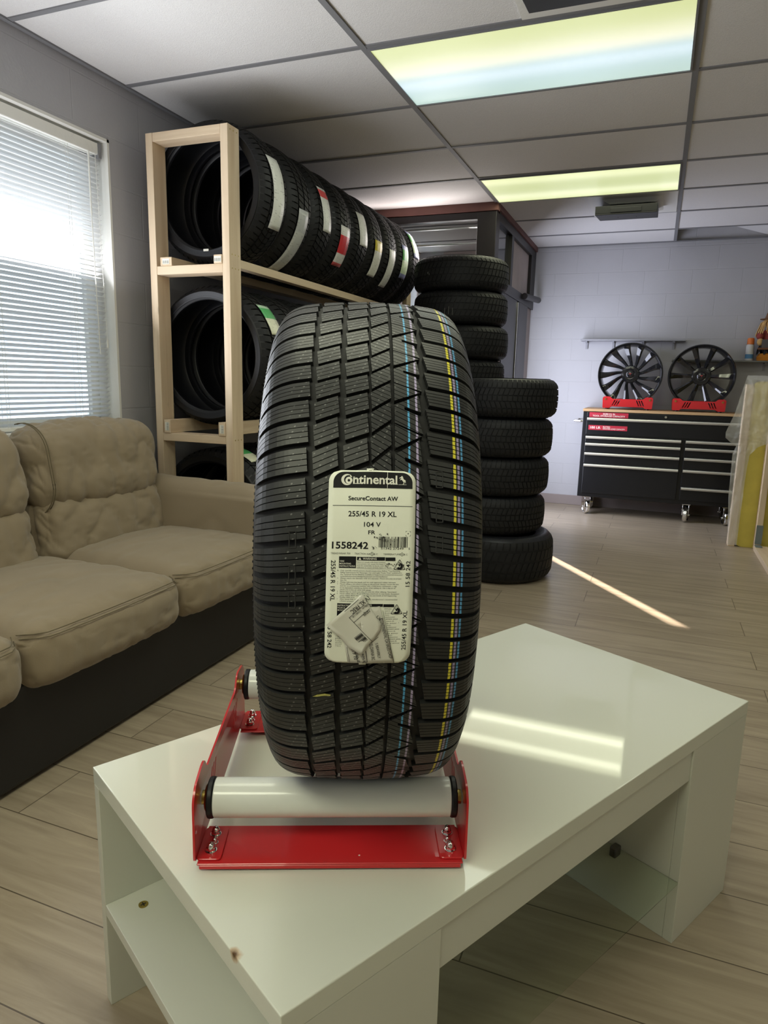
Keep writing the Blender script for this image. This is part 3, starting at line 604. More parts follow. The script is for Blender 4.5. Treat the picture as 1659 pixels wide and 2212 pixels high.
# ------------------------------------------------------------------ timber rack
RX, RY = -2.03, 2.70
rk = thing('tire_rack', 'tall pine lumber rack against the left wall holding rows of tires', 'rack', (RX, RY, 0))
def X_(x): return x - RX
YE = 5.115 - RY
for (x0, x1) in ((-2.256, -2.218), (-1.856, -1.818)):
    for (y0, y1) in ((0, 0.089), (YE - 0.089, YE)):
        obj('post', MB().box(X_(x0), X_(x1), y0, y1, 0, 2.233), M_pz, rk, smooth=0, bevel=0.002)
for (z0, z1) in ((2.195, 2.233), (1.622, 1.660), (0.851, 0.889), (0.07, 0.108)):
    for (y0, y1) in ((0, 0.089), (YE - 0.089, YE)):
        obj('crossbar', MB().box(X_(-2.2175), X_(-1.8565), y0 + 0.001, y1 - 0.001, z0, z1), M_px, rk, smooth=0, bevel=0.002)
for (x0, x1, z0, z1) in ((-2.194, -2.130, 1.660, 1.698), (-1.900, -1.857, 1.660, 1.698), (-2.207, -2.169, 0.889, 0.953), (-1.894, -1.8568, 0.889, 0.953), (-2.207, -2.169, 0.108, 0.172), (-1.894, -1.8568, 0.108, 0.172)):
    r_ = obj('rail', MB().box(X_(x0), X_(x1), -0.004, YE, z0 + 0.0002, z1), M_py, rk, smooth=0, bevel=0.002)
    if z0 > 0.5:
        xm, zm = X_((x0 + x1) / 2), (z0 + z1) / 2
        tall = (z1 - z0) > 0.05
        w_, h_ = (0.011, 0.020) if tall else (0.019, 0.012)
        b_ = MB().box(xm - w_, xm + w_, -0.0052, -0.0042, zm - h_, zm + h_)
        for q in range(7):
            t_ = -0.8 + 1.6 * q / 6
            if tall: b_.box(xm - w_ * 0.2, xm + w_ * 0.8, -0.0056, -0.0050, zm + h_ * t_ - 0.0008 - 0.0006 * (q % 2), zm + h_ * t_ + 0.0008, 1)
            else: b_.box(xm + w_ * t_ - 0.0008 - 0.0006 * (q % 2), xm + w_ * t_ + 0.0008, -0.0056, -0.0050, zm - h_ * 0.8, zm + h_ * 0.3, 1)
        obj('barcode_sticker', b_, [M_cream, M_inkg], r_, smooth=0)
for (x, z) in [(X_(-1.818), q) for q in (2.214, 1.70, 1.641, 0.87)]:
    for yy in (0.02, 0.045, 0.07): obj('screw_head', MB().cyl((x - 0.001, yy, z), (x + 0.0006, yy, z), 0.003, 8), M_brass, rk)
# ------------------------------------------------------------------ stored tires
def tire_profile(R, w, Rin, hd):
    """carcass outline (axial, radius), tread floor lowered by hd; closed loop"""
    h = w / 2
    t = [(-0.80 * h, R - 0.014 - hd * .6), (-0.55 * h, R - 0.004 - hd), (-0.25 * h, R - 0.001 - hd), (0, R - hd)]
    tread = t + [(-a, r) for a, r in reversed(t[:-1])]
    sw = [(0.93 * h, R - 0.034), (1.0 * h, R - 0.060), (0.985 * h, R - 0.064), (1.0 * h, (R + Rin) / 2), (0.95 * h, Rin + 0.026), (0.90 * h, Rin + 0.016), (0.885 * h, Rin + 0.004), (0.86 * h, Rin), (0.76 * h, Rin), (0.74 * h, Rin + 0.010), (0.80 * h, Rin + 0.035), (0.84 * h, R - 0.045), (0.70 * h, R - 0.026), (0, R - 0.020)]
    return tread, sw
def add_blocks(mb, R, w, hd, np_, rows, rot, slopes):
    h = w / 2
    def prof(a):
        u = abs(a) / h; return R - 0.004 * (u / 0.55) ** 2 if u < 0.55 else R - 0.004 - 0.030 * ((u - 0.55) / 0.38) ** 2
    for ri, (a0, a1) in enumerate(rows):
        nx = 3 if abs(a0) > 0.6 or abs(a1) > 0.6 else 1
        for k in range(np_):
            f0 = 2 * PI * (k + 0.5 * (ri % 2)) / np_; f1 = f0 + 2 * PI / np_ * 0.80
            sl_ = slopes[ri]
            vs = []
            for j in range(nx + 1):
                a = (a0 + (a1 - a0) * j / nx) * h; sh = sl_ * (j / nx)
                for f in (f0 + sh, f1 + sh):
                    for dr in (0, -hd - 0.001):
                        r = prof(a) + dr; vs.append((a, -r * math.cos(f), -r * math.sin(f)))
            fs = []
            for j in range(nx):
                b = 4 * j; fs += [(b, b + 4, b + 6, b + 2), (b, b + 1, b + 5, b + 4), (b + 2, b + 6, b + 7, b + 3)]
            fs += [(0, 2, 3, 1), (4 * nx, 4 * nx + 1, 4 * nx + 3, 4 * nx + 2)]
            mb.add(vs, fs)
def make_tire(name, R, w, Rin, np_=64, kind=0, worn=False, vertical=False, label='', cat='tire', hd=0.007):
    t = thing(name, label, cat)
    M = (Matrix.Rotation(PI / 2, 4, 'Y') if vertical else Matrix.Identity(4))
    M = Matrix.Translation((0, 0, w / 2 if vertical else R)) @ M
    tread, sw = tire_profile(R, w, Rin, hd)
    mb = MB(); mb.lathe(tread, 96)
    rows = {0: [(-0.92, -0.52), (-0.46, -0.17), (-0.12, 0.12), (0.17, 0.46), (0.52, 0.92)], 1: [(-0.92, -0.48), (-0.40, -0.05), (0.05, 0.40), (0.48, 0.92)], 2: [(-0.92, -0.60), (-0.53, -0.22), (-0.16, 0.16), (0.22, 0.53), (0.60, 0.92)]}[kind]
    slopes = {0: (0.02, 0.04, 0.0, -0.04, -0.02), 1: (0.03, 0.05, 0.05, 0.03), 2: (-0.05, 0.05, 0.03, 0.05, -0.05)}[kind]
    add_blocks(mb, R, w, hd, np_, rows, 0, slopes)
    mb.v = [tuple(M @ Vector(p)) for p in mb.v]
    obj('tread', mb, M_rubold if worn else M_rub, t, smooth=40)
    sb = MB(); full = [tread[-1]] + sw + [(-a, r) for a, r in reversed(sw[:-1])] + [tread[0]]
    sb.lathe(full, 96); sb.v = [tuple(M @ Vector(p)) for p in sb.v]
    obj('sidewall', sb, M_rubside, t, smooth=50)
    return t
def strip_label(t, R, a_off, ph0, ph1, w, kind, skew=0.0):
    """paper strip round the tread of a tire lying with its axis along local X; angles from the -Y side, downwards"""
    mb = MB(); mb.uv = []; n = 14
    for i in range(n + 1):
        u = i / n; f = ph0 + (ph1 - ph0) * u; a = a_off + skew * (u - 0.5)
        for j in range(4):
            x = a + w * (j / 3 - 0.5); r = R + 0.0022 - 0.004 * (x / 0.07) ** 2 * 0.5 + 0.0007 * math.sin(9 * u + a_off * 90)
            mb.v.append((x, -r * math.cos(f), R - r * math.sin(f))); mb.uv.append((j / 3, u))
    for i in range(n):
        for j in range(3):
            mb.f.append((4 * i + j, 4 * i + j + 1, 4 * i + 5 + j, 4 * i + 4 + j)); mb.m.append(0)
    o = obj('strip_label', mb, label_mat(kind), t, smooth=60)
    s_ = o.modifiers.new('thick', 'SOLIDIFY'); s_.thickness = 0.0006; s_.offset = 1
    return o
TR, TW = 0.32, 0.238
protos = [make_tire('stored_tire', TR, TW, 0.25, 66, k, label='x') for k in (0, 1, 2)]
cx_ = -2.015; zb = 1.698 + math.sqrt(TR ** 2 - 0.115 ** 2) - TR + 0.001
top = [(0, 'white', 28, -29, 0.03, 0.0, 'nearest tire on the top rack shelf, long white strip label curving down'),
       (1, 'grey', -4, -66, 0.028, 0.01, 'second tire on the top rack shelf, with a grey strip label low on its tread'),
       (2, 'redtop', 26, -13, 0.028, 0.02, 'third tire on the top rack shelf, white strip label with a red upper end'),
       (0, 'red', 0, -39, 0.034, 0.01, 'fourth tire on the top rack shelf, with a red and white strip label'),
       (1, 'white', 23, -10, 0.040, 0.02, 'fifth tire on the top rack shelf, with a wide wrinkled white label'),
       (2, 'yellow', 3, -36, 0.036, 0.01, 'sixth tire on the top rack shelf, white label with a yellow upper end'),
       (0, 'white', 1, -43, 0.030, 0.03, 'seventh tire on the top rack shelf, thin cream label leaning toward the rear'),
       (1, 'green', 14, -25, 0.040, 0.0, 'eighth tire on the top rack shelf, green label with a blue lower end'),
       (2, 'green', 44, 6, 0.044, -0.01, 'farthest tire on the top rack shelf, green label set high on its tread')]
first = {0: 1, 1: 1, 2: 1}
for i, (pk, kind, f0, f1, lw, sk, lab) in enumerate(top):
    loc = (cx_, 2.924 + 0.2445 * i, zb); p = protos[pk]
    if first[pk]: first[pk] = 0; t = p; t.location = loc; t.rotation_euler = (0, 0, PI / 2)
    else: t = dup(p, loc, PI / 2)
    for ch in [c for c in t.children if c.name.startswith('strip_label')]: bpy.data.objects.remove(ch)
    t['label'] = lab; t['group'] = 'tires on the top rack shelf'; top[i] = t
    top[i]['_k'] = 1
specs = [('white', 28, -29, 0.03, 0.02), ('grey', -4, -66, 0.03, 0.01), ('redtop', 26, -13, 0.028, 0.03), ('red', 0, -39, 0.036, 0.02), ('white', 23, -10, 0.042, 0.02), ('yellow', 3, -36, 0.038, 0.01), ('white', 1, -43, 0.032, 0.02), ('green', 14, -25, 0.042, 0.0), ('green', 44, 6, 0.046, -0.02)]
for t, (kind, f0, f1, lw, sk) in zip(top, specs):
    del t['_k']
    # local -Y of a tire turned by 90 degrees faces +X (the room)
    strip_label(t, TR, 0.0, math.radians(-f0), math.radians(-f1), min(0.112, lw * 3.2), kind, sk)
def tier(n, R, zrail, half, y0, dy, lab0, labk, group, strip0, kinds):
    z = zrail + math.sqrt(R * R - half * half) - R + 0.001; p = make_tire('stored_tire', R, 0.245, 0.262, 60, kinds, label=lab0)
    p.location = (-2.0315, y0, z); p.rotation_euler = (0, 0, PI / 2); p['group'] = group; out = [p]
    for i in range(1, n): out.append(dup(p, (-2.0315, y0 + dy * i, z), PI / 2, labk, group))
    strip_label(p, R, 0.0, *[math.radians(-q) for q in strip0[:2]], strip0[2] * 2, 'greenwhite', 0.0)
    return out
mid_ = tier(5, 0.335, 0.953, 0.1376, 2.93, 0.25, 'tire at the near end of the middle rack shelf, green and white label', 'black tire farther back on the middle rack shelf', 'tires on the middle rack shelf', (46, 18, 0.05), 1)
low_ = tier(3, 0.335, 0.172, 0.1376, 2.93, 0.25, 'tire at the near end of the lowest rack shelf, behind the sofa arm', 'black tire farther back on the lowest rack shelf', 'tires on the lowest rack shelf', (76, 54, 0.05), 2)
obj('bead_sticker', MB().box(-0.1235, -0.1215, -0.014, 0.014, TR - 0.262, TR - 0.252), M_cream, top[0], smooth=0)
# ------------------------------------------------------------------ used tires piled on the floor
sp0 = make_tire('used_tire', 0.315, 0.226, 0.215, 70, 0, True, True, 'x', hd=0.006)
sp1 = make_tire('used_tire', 0.335, 0.285, 0.22, 54, 1, True, True, 'x', hd=0.004)
sp1.location = (-0.838, 4.13, 0.0); sp1.rotation_euler = (0, 0, 0.3); sp1['group'] = 'tires in the front floor stack'
sp1['label'] = 'widest used tire, on the floor at the bottom of the front stack'
z = 0.286
for i, (dx, dy, lab) in enumerate([(-0.048, 0.0, 'used tire lying second from the floor in the front stack'), (-0.040, 0.01, 'used tire lying third from the floor in the front stack'), (-0.030, 0.0, 'used tire second from the top of the front stack'), (-0.014, 0.005, 'top used tire of the front stack, with two deep ribs')]):
    loc = (-0.838 + dx, 4.13 + dy, z)
    if i == 0: sp0.location = loc; sp0['label'] = lab; sp0['group'] = 'tires in the front floor stack'
    else: dup(sp0, loc, i * 1.1, lab, 'tires in the front floor stack')
    z += 0.2275
z = 0.0
q0 = make_tire('used_tire', 0.322, 0.2185, 0.22, 62, 2, True, True, 'x', hd=0.005)
names = ['used tire on the floor at the bottom of the rear stack'] + ['used tire low in the rear stack, hidden behind the front stack'] * 4 + ['used tire fourth from the top of the rear stack', 'used tire third from the top of the rear stack', 'used tire second from the top of the rear stack, chalk scrawls on its tread', 'topmost used tire of the tall rear stack, below the far light panel']
for i in range(9):
    loc = (-1.297 + 0.010 * math.sin(i * 2.3) - 0.004 * i + 0.016, 4.72 + 0.006 * math.cos(i * 1.7), z)
    if i == 0: t = q0; t.location = loc; t['label'] = names[0]; t['group'] = 'tires in the rear floor stack'
    else: t = dup(q0, loc, i * 0.7, names[i], 'tires in the rear floor stack')
    if i in (7, 8):
        ck = MB(); Rk = 0.3228
        for (f, zz, w_, h_) in ([(-0.3, 0.05, 0.004, 0.05), (-0.22, 0.06, 0.004, 0.05), (-0.14, 0.055, 0.004, 0.045)] if i == 7 else [(-0.72, 0.10, 0.012, 0.012), (-0.68, 0.09, 0.006, 0.012)]):
            f -= i * 0.7 + PI / 2 - 0.25
            a = [(Rk * math.cos(f + d), Rk * math.sin(f + d)) for d in (-w_, w_)]
            ck.add([(*a[0], zz), (*a[1], zz), (*a[1], zz + h_), (*a[0], zz + h_)], [(0, 1, 2, 3)])
        obj('chalk_mark', ck, mat('grey_chalk', (0.16, 0.16, 0.15), 0.9), t, smooth=0)
    z += 0.2195
# ------------------------------------------------------------------ coffee table
TA = math.atan2(0.883, 0.47)
tb = thing('coffee_table', 'gloss white coffee table with a glass shelf, carrying the tire stand', 'table', (-0.318, 0.543, 0), TA)
LT, WT = 1.215, 0.62
obj('tabletop', MB().box(0, LT, 0, WT, 0.4485, 0.48), M_wtop, tb, smooth=0, bevel=0.0015)
for (l0, l1) in ((0, 0.25), (LT - 0.25, LT)):
    for (s0, s1) in ((0.0005, 0.022), (WT - 0.022, WT - 0.0005)):
        obj('side_panel', MB().box(l0 + 0.0005, l1 - 0.0005, s0, s1, 0, 0.4482), M_white, tb, smooth=0, bevel=0.001)
for (l0, l1) in ((0.228, 0.2495), (LT - 0.2495, LT - 0.228)):
    obj('inner_panel', MB().box(l0, l1, 0.0222, WT - 0.0222, 0, 0.4482), M_white, tb, smooth=0, bevel=0.001)
for (l0, l1) in ((0.001, 0.2278), (LT - 0.2278, LT - 0.001)):
    obj('end_shelf', MB().box(l0, l1, 0.0222, WT - 0.0222, 0.193, 0.215), M_white, tb, smooth=0, bevel=0.001)
for (s0, s1) in ((0.004, 0.022), (WT - 0.022, WT - 0.004)):
    obj('apron', MB().box(0.2502, LT - 0.2502, s0, s1, 0.380, 0.4482), M_white, tb, smooth=0, bevel=0.001)
gs = obj('glass_shelf', MB().box(0.252, LT - 0.252, 0.001, WT - 0.04, 0.143, 0.149), M_tglass, tb, smooth=0, bevel=0.001)
for (l, s) in ((LT - 0.262, 0.14), (LT - 0.262, 0.47), (0.262, 0.14), (0.262, 0.47)):
    obj('shelf_clip', MB().box(l - 0.012, l + 0.012, s - 0.008, s + 0.008, 0.134, 0.158), mat('grey_clip', (0.10, 0.09, 0.08), 0.4), gs, bevel=0.003)
sc_m = MB().cyl((0.054, 0.556, 0.2152), (0.054, 0.556, 0.2165), 0.0085, 20)
sc_m.box(0.049, 0.059, 0.555, 0.557, 0.2164, 0.2168, 1).box(0.053, 0.055, 0.551, 0.561, 0.2164, 0.2168, 1)
obj('screw', sc_m, [M_brass, M_dark], tb)
obj('screw', MB().cyl((-0.0008, 0.30, 0.203), (0.001, 0.30, 0.203), 0.004, 14), M_dark, tb)
# ------------------------------------------------------------------ red roller stand
SA = math.radians(23.9)
sd = thing('tire_stand', 'red steel display stand with two white rollers on the coffee table', 'stand', (-0.376, 0.788, 0.48), SA)
ol = [(-0.022, 0.012), (-0.020, 0.104), (-0.006, 0.120), (0.036, 0.128), (0.052, 0.127), (0.066, 0.108), (0.077, 0.106), (0.305, 0.110), (0.316, 0.114), (0.332, 0.131), (0.345, 0.133), (0.393, 0.127), (0.408, 0.110), (0.410, 0.012)]
ol = rounded(ol, 0.008, 3)
sl_ = lambda y, z, dx, L_: [(y, z), (y + 0.0055, z), (y + 0.0055 + dx, z + L_), (y + dx, z + L_)]
holes = [sl_(0.078 + 0.014 * i, 0.050 + 0.0 * i, 0.020, 0.036) for i in range(3)] + [sl_(0.276 + 0.014 * i, 0.052, 0.020, 0.036) for i in range(3)]
holes = [list(reversed(h)) for h in holes]
pv, pf = plate(ol, holes, 0.003)
for sx in (-1, 1):
    mb = MB(); mb.add([(sx * 0.1905 + (z - 0.0015), a, b) for a, b, z in pv], pf)
    sp_ = obj('side_plate', mb, M_red, sd, smooth=25, bevel=0.0006, seg=1)
    for y0, y1 in ((-0.018, 0.052), (0.348, 0.416)):
        tab = rounded([(0, y0), (0.034, y0), (0.034, y1), (0, y1)], 0.006, 3); m2 = MB()
        m2.prism(tab, 0.0125, 0.0155, lambda a, b, h: (sx * (0.189 - a), b, h))
        obj('foot_flange', m2, M_red, sp_, smooth=25, bevel=0.0006, seg=1)
for y0, y1, ed in ((-0.024, 0.060, -0.0225), (0.342, 0.426, 0.4235)):
    bm_ = MB().box(-0.187, 0.187, y0, y1, 0.0095, 0.0122).box(-0.184, 0.184, ed - 0.0015, ed + 0.0015, 0.0035, 0.0095)
    bp_ = obj('base_plate', bm_, M_red, sd, smooth=0, bevel=0.0008, seg=1)
def acorn(x, y, z, s=1.0):
    mb = MB(); ax = Matrix.Translation((x, y, z)) @ Matrix.Rotation(-PI / 2, 4, 'Y') @ Matrix.Scale(s, 4)
    mb.lathe([(0, 0), (0, 0.0085), (0.0012, 0.0085), (0.0012, 0.0075)], 24, ax); mb.lathe([(0.001, 0.0074), (0.0058, 0.0074), (0.0065, 0.0064)], 6, ax)
    mb.lathe([(0.006, 0.0058), (0.009, 0.0056), (0.0118, 0.0040), (0.0128, 0.0022), (0.0131, 0.0)], 24, ax)
    obj('acorn_nut', mb, M_chrome, sd, smooth=50)
for sx in (-1, 1):
    for ys in ((0.000, 0.017, 0.036), (0.364, 0.381, 0.400)):
        for y, s_, dx in zip(ys, (1.0, 0.62, 0.95), (0.172, 0.170, 0.172)): acorn(sx * dx, y, 0.0156, s_)
for sx in (-0.165, 0.168):
    for y in (0.004, 0.372): obj('rubber_foot', MB().cyl((sx, y, 0.0), (sx, y, 0.0092), 0.013, 24, r1=0.015), M_blackp, sd)
for y, zr in ((0.030, 0.080), (0.362, 0.1005)):
    L0, L1 = -0.170, 0.172
    ro = obj('roller', MB().cyl((L0, y, zr), (L1, y, zr), 0.0277, 64), M_roller, sd, smooth=40, bevel=0.0015)
    for x0, x1 in ((L0 - 0.009, L0 - 0.0002), (L1 + 0.0002, L1 + 0.009)):
        obj('end_ring', MB().cyl((x0, y, zr), (x1, y, zr), 0.0288, 48), M_blackp, ro, smooth=40, bevel=0.002)
    hb = MB().cyl((-0.1885, y, zr), (-0.1792, y, zr), 0.010, 12).cyl((0.1812, y, zr), (0.1885, y, zr), 0.010, 12).cyl((-0.183, y, zr), (-0.179, y, zr), 0.018, 24, r1=0.021)
    obj('axle_bolt', hb, M_brass, ro, smooth=30)
obj('paint_chip', MB().cyl((0.04, -0.008, 0.0121), (0.04, -0.008, 0.01235), 0.0014, 8), M_cream, sd)
# ------------------------------------------------------------------ the big winter tire on the stand
HR = 0.356; HA = math.radians(23.9)
ht = thing('winter_tire', 'large new winter tire with coloured tread lines and a white size label', 'tire', (-0.409, 0.966, 0.9165 - HR), HA)
PR = [(0.0, 0.356), (0.06, 0.3535), (0.09, 0.3495), (0.104, 0.3445), (0.114, 0.338), (0.121, 0.329), (0.126, 0.318), (0.1285, 0.308)]
def Rp(a):
    a = abs(a)
    for (a0, r0), (a1, r1) in zip(PR, PR[1:]):
        if a <= a1:
            u = (a - a0) / (a1 - a0); return r0 + (r1 - r0) * u
    return PR[-1][1]
import bisect
_tab = []
for i in range(261):
    a = i * 0.0005
    _tab.append(Rp(a))
# smooth the outline a little
_sm = [sum(_tab[max(0, min(260, abs(i + d)))] for d in range(-8, 9)) / 17 for i in range(261)]
def Rs(a):
    a = min(abs(a), 0.1295) / 0.0005; i = int(a); f = a - i; return _sm[i] * (1 - f) + _sm[min(260, i + 1)] * f
def nrm(a):
    e = 0.001; d = (Rs(a + e) - Rs(a - e)) / (2 * e) if abs(a) > 0.0015 else 0.0
    n = Vector((-d, 1.0)).normalized(); return n.x, n.y
def TP(a, s, h=0.0):
    nx, nr = nrm(a); r = Rs(a) + h * nr; f = s / HR
    return (a + h * nx, -r * math.cos(f), HR - r * math.sin(f))
NP = 70; PT = 2 * PI * HR / NP
def warp(k): return PT * (k - 3.4 + 0.16 * 10 / (2 * PI) * math.sin(2 * PI * (k) / 10))
GD = -0.0075
td = MB(); td.uv = []; td.top = []
def poly_block(poly, nx=1, chamfer=0.0):
    """poly: convex list of (a, k); top at tread surface, walls down into the groove"""
    n = len(poly); base = len(td.v)
    P2 = [(a, warp(k)) for a, k in poly]
    for h in (0.0, GD):
        for a, s in P2: td.v.append(TP(a, s, h)); td.uv.append((a, s))
    td.f.append(tuple(base + i for i in range(n))); td.m.append(0); td.top.append(1.0)
    for i in range(n):
        j = (i + 1) % n; td.f.append((base + i, base + j, base + n + j, base + n + i)); td.m.append(0); td.top.append(0.0)
def strip_block(aL, aR, tL, tR, bL, bR, nx):
    """shoulder strip: curved across; left edge aL=(top,bottom), right edge aR, k values of top / bottom edges at both ends"""
    base = len(td.v)
    for j in range(nx + 1):
        u = j / nx; at_, ab = aL[0] + (aR[0] - aL[0]) * u, aL[1] + (aR[1] - aL[1]) * u
        st_, sb = warp(tL + (tR - tL) * u), warp(bL + (bR - bL) * u)
        for (a, s) in ((at_, st_), (ab, sb)):
            fade = max(0.0, min(1.0, (0.1285 - abs(a)) / 0.012))
            for h in (0.0, GD * (0.15 + 0.85 * fade)): td.v.append(TP(a, s, h)); td.uv.append((a, s))
    for j in range(nx):
        b = base + 4 * j
        td.f += [(b, b + 4, b + 6, b + 2), (b, b + 1, b + 5, b + 4), (b + 2, b + 6, b + 7, b + 3)]; td.m += [0] * 3; td.top += [1.0, 0, 0]
    b = base + 4 * nx
    td.f += [(base, base + 2, base + 3, base + 1), (b, b + 1, b + 3, b + 2)]; td.m += [0, 0]; td.top += [0, 0]
def clip(poly, n, c):
    """keep the side n.p <= c of a convex polygon"""
    out = []
    for i in range(len(poly)):
        p, q = poly[i], poly[(i + 1) % len(poly)]; dp = n[0] * p[0] + n[1] * p[1] - c; dq = n[0] * q[0] + n[1] * q[1] - c
        if dp <= 0: out.append(p)
        if (dp < 0 < dq) or (dq < 0 < dp):
            t = dp / (dp - dq); out.append((p[0] + (q[0] - p[0]) * t, p[1] + (q[1] - p[1]) * t))
    return out
def siped(poly, slope, step, gap, phase=0.0):
    """cut a block into slices by thin parallel sipes; slope in k per metre"""
    n = (-slope, 1.0); vals = [n[0] * a + n[1] * k for a, k in poly]; lo, hi = min(vals), max(vals); i = math.floor((lo - phase) / step)
    while i * step + phase < hi:
        c0, c1 = i * step + phase + gap / 2, (i + 1) * step + phase - gap / 2
        q = clip(clip(poly, n, c1), (-n[0], -n[1]), -c0)
        if len(q) >= 3: poly_block(q)
        i += 1
Kp = 1 / PT
GAP = 0.0009 * Kp
for k in range(NP):
    # left shoulder: blocks of four slices, edges rising slightly to the right
    k0 = k + 0.0; sl0 = -0.10 * Kp
    aO, aI = -0.1275, -0.0702; bh = 0.79; ns = 4
    for i in range(ns):
        t0, t1 = k0 + bh * i / ns + (GAP / 2 if i else 0), k0 + bh * (i + 1) / ns - (GAP / 2 if i < ns - 1 else 0)
        f_ = lambda u: aI + 0.0025 * (u - k0)
        dk = sl0 * (aI - aO)
        strip_block((aO, aO), (f_(t0), f_(t1)), t0 - dk, t0, t1 - dk, t1, 12)
    # second and third rows
    for (a0, a1, kk, sl, h_) in ((-0.0635, -0.0372, k + 0.16, -0.42 * Kp, 0.80), (-0.0302, -0.0044, k - 0.06, -0.36 * Kp, 0.79)):
        d = sl * (a1 - a0); sh = 0.0028
        for i in range(4):
            t0, t1 = kk + h_ * i / 4 + (GAP / 2 if i else 0), kk + h_ * (i + 1) / 4 - (GAP / 2 if i < 3 else 0)
            u0, u1 = (t0 - kk) * sh, (t1 - kk) * sh
            am0, am1 = (a0 + a1) / 2 + u0, (a0 + a1) / 2 + u1
            poly_block([(a0 + u0, t0), (am0, t0 + d / 2), (a1 + u0, t0 + d), (a1 + u1, t1 + d), (am1, t1 + d / 2), (a0 + u1, t1)])
    # fourth row: steep blocks, sipes falling to the right
    a0, a1 = -0.0005, 0.0215; kk = k - 0.36; d = -0.82 * Kp * (a1 - a0); h_ = 0.80
    siped([(a0, kk), (a1, kk + d), (a1 + 0.001, kk + d + h_), (a0 + 0.0015, kk + h_)], 0.57 * Kp, 0.21, GAP, k + 0.02)
    # right shoulder
    k0 = k + 0.34; aI, aO = 0.0612, 0.1275; sl0 = 0.12 * Kp; bh = 0.80; ns = 5
    dk = sl0 * (aO - aI)
    for i in range(ns):
        t0, t1 = k0 + bh * i / ns + (GAP / 2 if i else 0), k0 + bh * (i + 1) / ns - (GAP / 2 if i < ns - 1 else 0)
        g_ = lambda u: aI + 0.0055 * (u - k0)
        strip_block((g_(t0), g_(t1)), (aO, aO), t0, t0 + dk, t1, t1 + dk, 12)
for k in range(0, NP, 2):
    # fifth row, one pattern every two pitches: thick groove rising, thin groove falling, a short notch between
    a0, a1 = 0.0262, 0.0566; kk = k + 0.1; phase = 0.07
    tl, tr_ = kk + 0.10, kk - 0.42; bl, br2 = kk + 0.91, kk + 1.365
    am = 0.0372; u = (am - a0) / (a1 - a0); tm, bmid = tl + (tr_ - tl) * u, bl + (br2 - bl) * u
    siped([(a0, tl), (am, tm), (am, bmid), (a0, bl)], 0.57 * Kp, 0.21, GAP, phase)
    n0, n1 = kk + 0.24, kk + 0.46
    siped([(am, tm), (a1 - 0.0035, tr_), (a1 - 0.0005, n1 - 0.05), (am, n0 - 0.05)], 0.57 * Kp, 0.21, GAP, phase)
    siped([(am, n0 + 0.08), (a1 - 0.005, n1 + 0.10), (a1 + 0.001, br2), (am, bmid)], 0.57 * Kp, 0.21, GAP, phase)
    siped([(a0, kk + 0.965), (a1, kk + 1.435), (a1 - 0.002, kk + 1.445), (a0, kk + 1.90)], 0.57 * Kp, 0.21, GAP, phase)
obj('tread_blocks', td, M_tread, ht, smooth=0)
def hlathe(prof, n=220):
    mb = MB(); mb.lathe(prof, n, Matrix.Translation((0, 0, HR))); return mb
base_p = []
for i in range(41):
    a = -0.1285 + 0.257 * i / 40; fade = max(0.0, min(1.0, (0.1285 - abs(a)) / 0.012)); nx, nr = nrm(a); hh = (GD + 0.0006) * (0.15 + 0.85 * fade); base_p.append((a + hh * nx, Rs(a) + hh * nr))
obj('tread_base', hlathe(base_p), mat('groove_rubber', (0.010, 0.010, 0.0105), 0.7), ht, smooth=60)
e_ = base_p[-1]
swp = [e_, (0.1290, 0.307), (0.1295, 0.3005), (0.1308, 0.299), (0.1312, 0.290), (0.1300, 0.289), (0.1295, 0.270), (0.124, 0.258), (0.119, 0.252), (0.1215, 0.249), (0.117, 0.2445), (0.112, 0.2413), (0.100, 0.2413), (0.098, 0.252), (0.108, 0.268), (0.112, 0.300), (0.100, 0.333), (0.0, 0.342)]
obj('sidewall', hlathe(swp + [(-a, r) for a, r in reversed(swp[:-1])], 160), M_rubside, ht, smooth=40)
# ribs of the rim flange guard on the left sidewall
rb = MB()
for i in range(240):
    f = 2 * PI * i / 240; rb.box(-0.1318, -0.1306, -0.0012, 0.0012, 0.2905, 0.2985, 0, Matrix.Translation((0, 0, HR)) @ Matrix.Rotation(f, 4, 'X'))
obj('sidewall_ribs', rb, M_rubside, ht, smooth=0)
ckm = MB(); pts = [(-0.0605, 0.107), (-0.055, 0.1035), (-0.047, 0.1018), (-0.0400, 0.1030), (-0.0405, 0.1052), (-0.047, 0.1050), (-0.055, 0.1068)]
ckm.add([TP(a, s, 0.0006) for a, s in pts], [tuple(range(7))])
obj('yellow_chalk_mark', ckm, mat('yellow_chalk', (0.50, 0.48, 0.14), 0.9, noise_amt=0.5, noise_scale=400), ht, smooth=0)
for (a, s0) in ((0.0745, -0.146), (0.0745, -0.108), (0.0745, -0.075), (-0.082, -0.078), (-0.082, -0.040), (-0.082, -0.012)):
    wb = MB()
    for q in range(4):
        da = 0.0035; ds = 0.009; seg_ = [((-da, -ds), (da, -ds)), ((da, -ds), (da, ds)), ((da, ds), (-da, ds)), ((-da, ds), (-da, -ds))][q]
        wb.tube([TP(a + seg_[0][0], s0 + seg_[0][1], 0.0003), TP(a + seg_[1][0], s0 + seg_[1][1], 0.0003)], 0.0006, 5)
    obj('moulded_frame_mark', wb, M_dark, ht, smooth=0)
